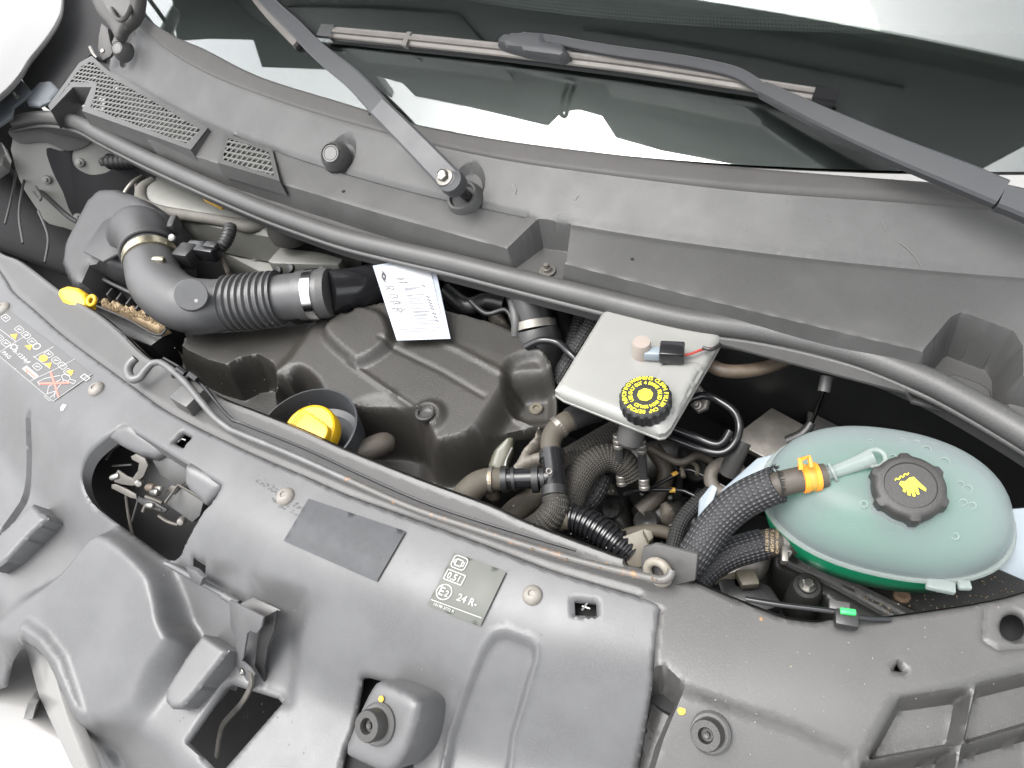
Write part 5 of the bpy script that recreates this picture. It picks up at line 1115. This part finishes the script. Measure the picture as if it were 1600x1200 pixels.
cd_ = hose('shiny black corrugated conduit behind the prop rod', [(878, 808, -.07), (905, 812, -.068), (935, 828, -.068), (965, 850, -.07), (985, 868, -.075)], [20, 22, 23, 22, 21], 'blackgloss', ridge=(14, .08))
tube('dusty_sleeve', [(866, 812, -.07), (890, 806, -.067)], [21, 22], 'hosedirt', cd_, seg=18, k=1)
for lb, pts, r, m_ in (
    ('dull black hose deep behind the hanging brake hoses', [(1020, 700, -.13), (1040, 735, -.14), (1030, 770, -.15), (1000, 800, -.16)], 13, 'hoserub'),
    ('dusty pipe crossing low behind the conduit', [(940, 860, -.14), (980, 835, -.13), (1030, 830, -.13), (1080, 850, -.14)], 10, 'hosedirt'),
    ('thin grey pipe bending below the reservoir edge', [(1015, 700, -.10), (1060, 722, -.10), (1090, 712, -.10), (1110, 720, -.11)], 6, 'hoserub'),
    ('dark braided loom between the brake hoses and the tank ear', [(1050, 860, -.12), (1062, 820, -.12), (1085, 790, -.12), (1110, 770, -.12)], 12, 'loom'),
    ('black hose under the braided tank hoses', [(1030, 880, -.14), (1060, 868, -.14), (1100, 880, -.14), (1130, 905, -.14)], 15, 'hoserub')): hose(lb, pts, r, m_)
cb2 = thing('cast_bracket', 'rough dusty cast metal bracket behind the T junction', 'bracket')
P = VZ([(782, 752), (790, 735), (806, 722), (818, 705), (838, 688), (846, 672), (852, 690), (846, 700), (830, 712), (842, 708), (862, 712), (860, 726), (838, 728), (816, 736), (806, 752)], -.075); pillow('casting', P, (0, -.3, .95), .012, .012, 'cast', cb2, .02)
bolt = V(772, 775, -.085); lathe('brass_bolt', bolt, (0, -.4, .9), [(10*mpx(bolt), 0), (10*mpx(bolt), .008), (8*mpx(bolt), .010), (.0004, .010)], 'copperpipe', cb2, 10)
pg = thing('pulley_guard', 'curved olive metal guard at the corner of the engine cover', 'guard')
tube('guard_edge', [(790, 742, -.09), (790, 722, -.085), (800, 700, -.083)], 3, 'steel', pg, seg=8); pillow('guard_plate', VZ([(762, 728), (772, 700), (794, 680), (806, 684), (800, 712), (788, 740), (770, 742)], -.105), (.3, -.4, .86), .008, .01, 'olive', pg, .01)
tb = thing('tan_bracket', 'tan metal bracket beside the black conduit', 'bracket')
slab('bracket_plate', on_plane([(948, 856), (968, 840), (1000, 828), (1006, 826), (1020, 840), (1012, 862), (1004, 884), (990, 892), (970, 868)], V(985, 850, -.06), np.array([.1, -.4, .9])), (0, 0, -.003), 'tanmetal', tb, .0008); slab('bracket_lip', on_plane([(1004, 826), (1018, 829), (1021, 840), (1014, 846)], V(985, 850, -.05), np.array([.1, -.4, .9])), (0, 0, -.012), 'tanmetal', tb, .0008)
# upper middle: throttle pipe, looms
tp_ = thing('throttle_pipe', 'black rubber pipe with metal band clamp behind the engine cover', 'pipe')
tube('upper_pipe', [(820, 445, -.02), (828, 480, -.035), (834, 510, -.05)], [34, 33, 30], 'black', tp_, seg=26); tube('band_clamp', [(834, 504, -.047), (836, 516, -.053)], [35, 35], 'dullsteel', tp_, seg=30, k=1); tube('lower_pipe', [(836, 514, -.052), (840, 535, -.065), (842, 570, -.09)], [36, 40, 42], 'black', tp_, seg=26)
tube('lug', [(800, 470, -.02), (806, 500, -.03), (805, 525, -.045)], [7, 8, 7], 'rubber', tp_, seg=10)
for lb, pts, r, m_ in (('black cable arching over to the fluid reservoir', [(822, 542, -.04), (845, 532, -.03), (872, 536, -.03), (890, 552, -.03), (904, 566, -.035)], 6, 'blackgloss'),
    ('braided wiring loom touching the left side of the fluid reservoir', [(868, 600, -.08), (884, 572, -.07), (905, 538, -.06), (925, 506, -.05), (935, 480, -.04)], 13, 'loom'),
    ('braided wiring loom nearest the throttle pipe, behind the engine cover', [(862, 610, -.10), (876, 580, -.09), (890, 545, -.08), (905, 505, -.07), (915, 470, -.06)], 12, 'loom'),
    ('thin black wire dangling under the seal behind the service card', [(735, 470, -.04), (760, 490, -.045), (790, 484, -.04), (802, 505, -.05)], 4, 'black'),
    ('black hose across the back of the engine cover', [(700, 455, -.06), (730, 478, -.06), (760, 470, -.06), (790, 475, -.06)], 14, 'black'),
    ('thin wire looped over the strut turret', [(190, 318, -.06), (196, 300, -.05), (208, 285, -.045), (222, 276, -.05)], 3.5, 'dullsteel'),
    ('short thin grey wire just right of the looped wire', [(220, 316, -.06), (214, 300, -.05), (212, 284, -.05)], 2.5, 'dullsteel')):
    t_ = thing('wiring', lb, 'cable', 'cables round the engine'); tube('cable', pts, r, m_, t_, seg=12)
rg = thing('rear_engine_parts', 'dark metal pump and pipework at the back of the engine cover', 'engine part')
for px, z, b in (([(715, 470), (740, 462), (765, 478), (760, 500), (728, 498)], -.09, .02), ([(745, 480), (790, 490), (800, 515), (770, 512)], -.10, .02), ([(870, 490), (905, 488), (920, 540), (885, 560)], -.13, .02)): pillow('casting', VZ(px, z), (0, -.3, .95), b, .015, 'cast' if px[0][0] == 745 else 'black', rg, .03)
# deep engine: castings low in the bay
eb = thing('engine_block', 'dark oily engine castings deep in the bay below the hoses', 'engine')
for px, z, m_ in (([(985, 795), (1010, 775), (1050, 770), (1075, 790), (1080, 820), (1050, 840), (1000, 835)], -.19, 'blackdirty'), ([(1040, 835), (1090, 800), (1120, 820), (1100, 870), (1050, 875)], -.21, 'black'), ([(920, 770), (985, 780), (990, 840), (940, 830)], -.20, 'blackdirty'), ([(1060, 700), (1120, 710), (1110, 760), (1050, 750)], -.18, 'black'), ([(960, 700), (1060, 690), (1100, 720), (1000, 770)], -.24, 'blackdirty'), ([(1030, 790), (1045, 785), (1060, 800), (1050, 822), (1032, 815)], -.165, 'cast'), ([(900, 780), (960, 760), (980, 800), (930, 830)], -.22, 'cast')):
    pillow('casting', VZ(px, z), (0, -.25, .97), .03, .025, m_, eb, .06, sp=.005)
for c, z, r in (((1010, 815), -.165, 20), ((1075, 845), -.17, 22), ((955, 795), -.17, 16), ((1090, 735), -.15, 18)):
    p = V(c[0], c[1], z); lathe('pulley', p, (.2, -.5, .8), [(r*mpx(p), -.02), (r*mpx(p), .004), (r*.8*mpx(p), .008), (r*.5*mpx(p), .006), (.0004, .002)], 'blackdirty', eb, 24)
for c, z in (((1048, 778), -.15), ((1070, 805), -.15), ((1035, 850), -.16), ((985, 830), -.16), ((1105, 790), -.15)):
    p = V(c[0], c[1], z); lathe('bolt', p, (0, -.4, .9), [(5*mpx(p), -.02), (5*mpx(p), .004), (3*mpx(p), .005), (.0004, .005)], 'blackdirty', eb, 6)
tube('hose', [(1100, 770, -.14), (1085, 800, -.16), (1095, 840, -.17), (1120, 870, -.18)], [12, 13, 13, 13], 'black', eb); tube('hose', [(1040, 720, -.14), (1060, 745, -.16), (1055, 790, -.19)], [8, 8, 8], 'black', eb)
tube('loop_bracket', [(1068, 745, -.12), (1066, 730, -.12), (1076, 722, -.12), (1088, 728, -.12), (1090, 742, -.12)], 4, 'tanmetal', eb, seg=8)
lp_ = thing('label_canister', 'pale canister with worn label half hidden by the braided hose', 'canister')
tube('canister', [(1150, 905, -.11), (1175, 878, -.10), (1185, 860, -.10)], [26, 26, 20], 'dullsteel', lp_, seg=22); pillow('bracket', VZ([(1125, 905), (1150, 890), (1180, 900), (1186, 925), (1165, 945), (1135, 930)], -.10), UP, .01, .01, 'tanmetal', lp_, .02)
slab('paper_label', on_plane([(1118, 893), (1138, 880), (1142, 886), (1123, 900)], V(1130, 890, -.075), np.array([0, -.4, .9])), (0, 0, -.001), 'paper', lp_, 0); 
wp_ = thing('white_tag', 'white plastic piece behind the upper braided hose', 'plastic part'); slab('tag_plate', on_plane([(1092, 780), (1112, 755), (1122, 762), (1104, 812), (1090, 812)], V(1105, 785, -.06), np.array([-.2, -.5, .8])), (0, 0, -.008), 'bluewhite', wp_, .002)
cl2 = thing('relay_box', 'small black box with clips between battery cover and panel edge', 'relay box')
slab('case', VZ([(1120, 905), (1160, 895), (1205, 915), (1225, 945), (1180, 960), (1130, 940)], -.09), -UP*.04, 'black', cl2, .004); slab('clip', VZ([(1148, 890), (1180, 888), (1188, 912), (1160, 915)], -.075), -UP*.012, 'tanmetal', cl2, .002)
# ================================================================== left of the bay
st_ = thing('strut_turret', 'pale grey painted suspension turret with wrinkled sealer, far left back', 'strut turret')
pillow('dome', VZ([(216, 302), (232, 284), (262, 274), (340, 295), (440, 335), (430, 372), (340, 356), (250, 334), (222, 322)], -.055), UP, .012, .03, 'bodygrey', st_, .06)
tube('sealer_bead', [(240, 282, -.045), (222, 296, -.045), (224, 318, -.046), (250, 330, -.046), (300, 338, -.046), (350, 346, -.046), (392, 354, -.046), (420, 348, -.046)], [7, 9, 10, 10, 9, 9, 11, 9], 'sealer', st_, seg=14)
slab('tower_skirt', VZ([(300, 342), (420, 356), (470, 372), (560, 395), (575, 440), (500, 445), (420, 432), (330, 385)], -.12), -UP*.05, 'bodygrey', st_, .004)
pillow('pressed_bulge', VZ([(380, 380), (410, 374), (432, 384), (424, 402), (398, 408), (376, 398)], -.118), UP, .010, .018, 'bodygrey', st_, .005)
slab('bracket', VZ([(418, 408), (438, 386), (500, 394), (536, 404), (528, 414), (426, 411)], -.075), -UP*.035, 'bodygrey', st_, .002)
for c in ((437, 424), (456, 420), (505, 424)): p = V(c[0], c[1], -.07); lathe('grommet', p, (0, -.6, .8), [(7*mpx(p), 0), (7*mpx(p), .006), (.0003, .007)], 'black', st_, 14)
lathe('rubber_stop', V(452, 362, -.045), (0, -.3, -.95), [(.032, -.03), (.034, .0), (.028, .016), (.016, .022), (.0004, .024)], 'lip', st_, 30)
slab('yellow_tag', VZ([(308, 296), (332, 306), (352, 320), (346, 326), (318, 312)], -.040), -UP*.004, 'ochre', st_, .001)
nw = np.array([.72, -.50, .48]); pw = V(125, 290, -.10)
iw = thing('inner_wing', 'beige grey painted inner wing with black felt pad at far left', 'body panel')
def wpl(name, px, off, m_, th=.004): return slab(name, on_plane(cr(px, 3, True), pw+nw*off, nw/np.linalg.norm(nw)), -nw*th, m_, iw, .0008)
wpl('panel', [(20, 215), (90, 205), (160, 215), (235, 250), (240, 330), (180, 350), (125, 380), (90, 375), (60, 330), (30, 280)], 0, 'bodygrey', .01)
wpl('felt_pad', [(72, 232), (95, 236), (112, 232), (111, 248), (118, 262), (140, 273), (165, 270), (180, 262), (220, 262), (240, 290), (235, 330), (180, 330), (140, 352), (112, 335), (98, 300), (82, 268)], .004, 'felt')
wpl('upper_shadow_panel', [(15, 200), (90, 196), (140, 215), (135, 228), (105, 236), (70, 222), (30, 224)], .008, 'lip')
for c in ((125, 254), (73, 281), (122, 340)): p = on_plane([c], pw+nw*.005, nw)[0]; lathe('stud', p, nw, [(7*mpx(p), 0), (6*mpx(p), .003), (3*mpx(p), .004), (2.5*mpx(p), .010), (.0003, .0105)], 'bodygrey', iw, 12)
tube('corrugated_pipe', [(148, 254, -.085), (180, 252, -.08), (214, 250, -.07), (235, 252, -.06)], [11, 12, 12, 11], 'black', iw, seg=16, ridge=(12, .08))
tube('cable', [(30, 226, -.06), (33, 255, -.07), (48, 286, -.085), (78, 312, -.09), (104, 336, -.09), (122, 348, -.09)], 4, 'black', iw, seg=8)
hb = thing('headlamp', 'dark back of the headlamp with wires at the left edge of the bay', 'headlamp')
pillow('housing', VZ([(-60, 225), (20, 232), (45, 270), (70, 320), (100, 375), (112, 420), (95, 452), (40, 420), (-60, 370)], -.13), (.4, -.5, .75), .03, .05, 'felt', hb, .05)
slab('white_rim', VZ([(-30, 218), (2, 222), (8, 238), (4, 256), (-30, 280)], -.01), -UP*.02, 'whitepaint', hb, .002)
for pts in ([(28, 250, -.06), (20, 300, -.07), (8, 350, -.08)], [(40, 270, -.06), (30, 330, -.07), (36, 380, -.08)], [(60, 330, -.07), (75, 370, -.08), (70, 410, -.09)]): tube('wire', pts, 1.8, 'rubber', hb, seg=8)
tube('bracket_loop', [(52, 300, -.06), (60, 312, -.06), (64, 308, -.06), (56, 292, -.06)], 2.2, 'rubber', hb, seg=6)
# wing, hinge, gap trim at the top left
wi = thing('front_wing', 'white painted front wing at the top left corner', 'wing panel')
def wzh(X, Y): return .10+0*X
WPX = cr([(97, -60), (96, 5), (88, 32), (70, 60), (44, 92), (28, 117), (0, 146), (-60, 190)], 4)
P = VZ([tuple(p) for p in WPX]+[(-300, 190), (-300, -200), (97, -200)], .10); slab('wing_skin', P, -UP*.012, 'whitepaint', wi, .004)
slab('wing_flange', VZ([(0, 146), (28, 118), (50, 143), (34, 156), (20, 166), (18, 182), (-10, 200), (-60, 215), (-60, 190)], .06), -UP*.006, 'bluegreypaint', wi, .001)
slab('gap_trim', VZ([(98, -40), (175, -40), (170, 60), (158, 90), (142, 84), (100, 128), (76, 168), (52, 150), (30, 118), (70, 66), (92, 34)], .045), -UP*.01, 'felt', wi, .001)
slab('hinge_pocket', VZ([(138, 50), (218, 40), (225, 125), (150, 130)], .03), -UP*.006, 'felt', wi, .001)
for c in ((27, 153),): p = V(c[0], c[1], .061); lathe('stud', p, UP, [(4*mpx(p), 0), (4*mpx(p), .003), (2*mpx(p), .004), (2*mpx(p), .012), (.0003, .0125)], 'steel', wi, 10)
pillow('flange_cup', VZ([(40, 154), (62, 130), (80, 128), (92, 140), (80, 158), (62, 166), (44, 164)], .052), UP, .004, .008, 'bluegreypaint', wi, .004)
hg = bn
hn = np.array([.25, -.55, .8]); hp = V(180, 30, .15)
pillow('hinge_cup', on_plane(cr([(140, -25), (215, -30), (221, 10), (212, 34), (196, 48), (190, 60), (182, 62), (172, 44), (158, 28), (147, 8)], 3, True), hp, hn/np.linalg.norm(hn)), hn, .008, .012, 'lip', hg, .012)
pillow('hinge_dish', on_plane(cr([(158, -25), (205, -28), (206, 8), (196, 28), (184, 32), (170, 22), (160, 4)], 3, True), hp+hn*.007, hn/np.linalg.norm(hn)), hn, .002, .006, 'rubber', hg, .002)
tube('hinge_rib', ([(168, -20, .165), (176, 14, .165), (184, 30, .16), (196, 28, .16), (206, 6, .165), (206, -20, .165)]), 3.5, 'lip', hg, seg=8)
slab('hinge_arm', on_plane([(158, 36), (168, 44), (172, 66), (178, 78), (172, 88), (160, 94), (153, 78), (154, 56)], V(165, 70, .10), hn/np.linalg.norm(hn)), -hn*.006, 'lip', hg, .001)
p = V(161, 80, .105); lathe('hinge_rivet', p, hn, [(4*mpx(p), 0), (3*mpx(p), .003), (.0003, .0035)], 'dullsteel', hg, 10)
tube('spring_pin', [(141, 74, .10), (146, 84, .10), (152, 90, .095)], 2.6, 'dullsteel', hg, seg=8)
# ================================================================== bonnet latch in the oval opening
la = thing('bonnet_latch', 'steel bonnet latch mechanism inside the oval opening', 'latch')
ln = np.array([.2, -.55, .8]); ln /= np.linalg.norm(ln)
def lpl(name, px, z, m_, th=.003, bev=.0006): return slab(name, on_plane(px, V(230, 760, z), ln), -ln*th, m_, la, bev)
pillow('housing_block', on_plane([(170, 684), (186, 664), (208, 660), (268, 698), (262, 712), (248, 720), (228, 716), (196, 700)], V(220, 690, -.022), ln), ln, .008, .012, 'cover', la, .02)
pillow('housing_block', on_plane(cr([(298, 724), (345, 748), (352, 765), (330, 790), (318, 784), (296, 762), (292, 745)], 3, True), V(320, 757, -.020), ln), ln, .008, .012, 'cover', la, .02)
lpl('back_plate', [(236, 715), (262, 704), (300, 726), (294, 752), (280, 760), (250, 742)], -.055, 'rubber')
lpl('lever', [(204, 713), (212, 709), (226, 716), (231, 727), (224, 744), (213, 754), (206, 748), (215, 736), (217, 724), (206, 718)], -.040, 'latchmetal')
lpl('claw', [(179, 742), (184, 734), (199, 744), (213, 749), (216, 757), (206, 759), (190, 757), (178, 753)], -.042, 'latchmetal')
lpl('catch_plate', [(174, 757), (180, 756), (198, 764), (212, 772), (214, 780), (204, 778), (184, 768), (174, 763)], -.045, 'latchmetal')
lpl('striker_plate', [(214, 774), (240, 784), (262, 796), (256, 802), (226, 792), (212, 782)], -.055, 'black')
lpl('cable_box', [(258, 786), (279, 759), (318, 784), (312, 806), (300, 816)], -.046, 'rubber', .02)
tube('box_edge', [(258, 786, -.040), (279, 758, -.040), (300, 770, -.040), (325, 786, -.040)], 2.4, 'latchmetal', la, seg=6, k=1)
lpl('small_bracket', [(258, 768), (268, 758), (280, 762), (272, 772)], -.044, 'latchmetal')
for c, r, m_, ax_ in (((183, 744), 5, 'steel', (.8, .5, .3)), ((217, 755), 6, 'steel', (.7, -.3, .5)), ((238, 762), 6.5, 'copperpipe', (.9, .2, .3)), ((245, 769), 6, 'steel', (.9, .2, .3)), ((250, 764), 5, 'dullsteel', (.9, .2, .3)), ((237, 790), 5, 'steel', (.9, .2, .3)), ((283, 815), 6, 'dullsteel', (.6, -.4, .6))):
    p = V(c[0], c[1], -.038); lathe('pin', p, ax_, [(r*.8*mpx(p), -.010), (r*mpx(p), -.008), (r*mpx(p), .002), (r*.7*mpx(p), .004), (.0003, .0045)], m_, la, 14)
for pts, r in (([(228, 776, -.045), (240, 780, -.045), (254, 786, -.045)], 3), ([(223, 800, -.05), (228, 790, -.046), (238, 791, -.046), (252, 797, -.05)], 2.4), ([(248, 806, -.05), (262, 815, -.05), (278, 820, -.05)], 2.4), ([(195, 690, -.06), (178, 700, -.06), (166, 718, -.06)], 2), ([(176, 728, -.07), (206, 726, -.06)], 1.6), ([(196, 762, -.08), (200, 800, -.10), (208, 840, -.11)], 2.4), ([(216, 780, -.08), (206, 815, -.10)], 1.6)):
    tube('wire_spring', pts, r, 'latchmetal' if r > 2 else 'rubber', la, seg=8)
lpl('floor_plate', [(100, 640), (380, 700), (380, 920), (100, 900)], -.115, 'black', .004)
# ================================================================== safety catch lever on the front face
sf = thing('safety_catch', 'grey pressed metal safety catch with cable and long bent tongue', 'catch lever')
fn_ = np.array([-.15, -.85, .5]); fn_ /= np.linalg.norm(fn_); fp0 = T([(388, 1000)], cov)[0]+fn_*.016
def fpl(name, px, off, m_, th=.0025): return slab(name, on_plane(px, fp0+fn_*off, fn_), -fn_*th, m_, sf, .0005)
fpl('face_plate', [(358, 938), (374, 946), (411, 965), (408, 980), (401, 990), (391, 986), (386, 990), (380, 1028), (377, 1033), (390, 1044), (397, 1054), (394, 1066), (384, 1064), (374, 1062), (368, 1080), (357, 1077), (362, 1050), (370, 1000), (360, 980)], 0, 'cover')
slab('top_flap', on_plane([(373, 944), (395, 933), (439, 953), (411, 966)], T([(405, 950)], cov)[0]+np.array([0, -.008, .014]), np.array([0, -.3, .95])), (0, 0, -.003), 'carrier', sf, .0008)
fpl('side_plate', [(411, 965), (432, 954), (428, 985), (418, 1010), (412, 1045), (414, 1082), (398, 1078), (396, 1060), (402, 1000)], -.012, 'black')
P = on_plane([(391, 1050), (392, 1070), (378, 1098), (350, 1130), (343, 1150), (338, 1182)], fp0+fn_*.001, fn_); bar('tongue', P, wpx(P, [8, 9, 8, 8, 8, 7]), .003, fn_, 'dullsteel', sf)
p = on_plane([(378, 1050)], fp0+fn_*.002, fn_)[0]; ring('rivet', p, fn_, 4*mpx(p), .0012, 'steel', sf, 16)
def ont(px, o): return np.array([p+o*(CAM-p)/np.linalg.norm(CAM-p) for p in T(px, cov)])
tube('cable', ont([(258, 880), (272, 886), (290, 896), (308, 906), (340, 924), (373, 944)], .012), [4, 5, 5, 4.5, 4.2, 4.5], 'cover', sf, seg=12, world=True)
tube('cable_ferrule', ont([(350, 930), (373, 944)], .012), 6.5, 'cover', sf, seg=14, k=1, world=True); slab('cable_clip', on_plane([(290, 886), (304, 892), (316, 904), (312, 916), (298, 908)], T([(303, 900)], cov)[0]+fn_*.012, fn_), -fn_*.006, 'cover', sf, .001)
# ================================================================== rubber bump stops
def bump(lbl, c, z, R0, rp, blk, grp='bump stops'):
    t_ = thing('bump_stop', lbl, 'bump stop', grp); a = np.array([-.10, -.45, .88]); a /= np.linalg.norm(a)
    p = V(c[0], c[1], z); r = rp*mpx(p)
    if blk: pillow('mounting_block', on_plane(cr(blk, 3, True), V(600, 1130, z-.010), a), a, .006, .012, 'cover', t_, .05)
    lathe('collar', p-a*.006, a, [(r*1.35, 0), (r*1.35, .003), (r*1.2, .005), (r*.9, .005)], 'carrier', t_, 40)
    lathe('stopper', p, a, [(r, -.004), (r, .010), (r*.92, .0125), (r*.50, .0125), (r*.42, .010), (r*.40, .006), (.0004, .006)], 'capgrey', t_, 40)
    lathe('centre_screw', p, a, [(r*.22, .004), (r*.20, .009), (.0004, .0085)], 'black', t_, 6); return t_
b_ = bump('round rubber bump stop on a block inside the square opening', (586, 1132), -.045, 0, 24, [(597, 1064), (640, 1080), (654, 1090), (660, 1106), (648, 1150), (632, 1186), (606, 1206), (552, 1184), (543, 1172), (550, 1148), (575, 1090)])
p = V(600, 1091, -.044); lathe('inspection_dot', p+np.array([-.0, -.002, .004]), (-.1, -.45, .88), [(5*mpx(p), 0), (4.5*mpx(p), .0008), (.0003, .001)], 'dotyellow', b_, 9)
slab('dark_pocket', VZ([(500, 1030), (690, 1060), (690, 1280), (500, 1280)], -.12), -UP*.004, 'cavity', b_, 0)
p2 = T([(1108, 1150)], car)[0]; bump('round rubber bump stop on the open panel at lower right', (1108, 1146), p2[2]+.006, 0, 24, None)
# white bumper / lamp at the lower left
wb = thing('headlamp_surround', 'white moulded lamp surround showing through the cut-out at lower left', 'lamp surround')
slab('lower_shell', VZ([(-200, 960), (60, 960), (130, 1060), (170, 1320), (-200, 1320)], -.24), -UP*.02, 'whitepaint', wb, .004)
slab('lens_rib', on_plane([(34, 994), (80, 1038), (104, 1120), (142, 1215), (118, 1215), (60, 1090)], V(70, 1080, -.17), np.array([-.3, -.6, .7])), (0, .01, -.01), 'whitepaint', wb, .003)
slab('lens_facet', on_plane([(42, 1100), (55, 1080), (52, 1120), (36, 1124)], V(45, 1100, -.19), np.array([-.6, -.4, .6])), (0, .004, -.012), 'whitepaint', wb, .001)
# ================================================================== settle every thing's origin at its base
def kids(o):
    r = [o] if o.type == 'MESH' else []
    for c in o.children: r += kids(c)
    return r
for o in list(bpy.data.objects):
    if o.parent or o.type not in ('MESH', 'EMPTY'): continue
    ms = kids(o)
    if not ms: continue
    a = np.vstack([np.array([v.co[:] for v in m.data.vertices]) for m in ms if len(m.data.vertices)])
    b = np.array([(a[:, 0].min()+a[:, 0].max())/2, (a[:, 1].min()+a[:, 1].max())/2, a[:, 2].min()])
    for m in ms: m.data.transform(Matrix.Translation(-Vector(b)))
    o.location = Vector(b)
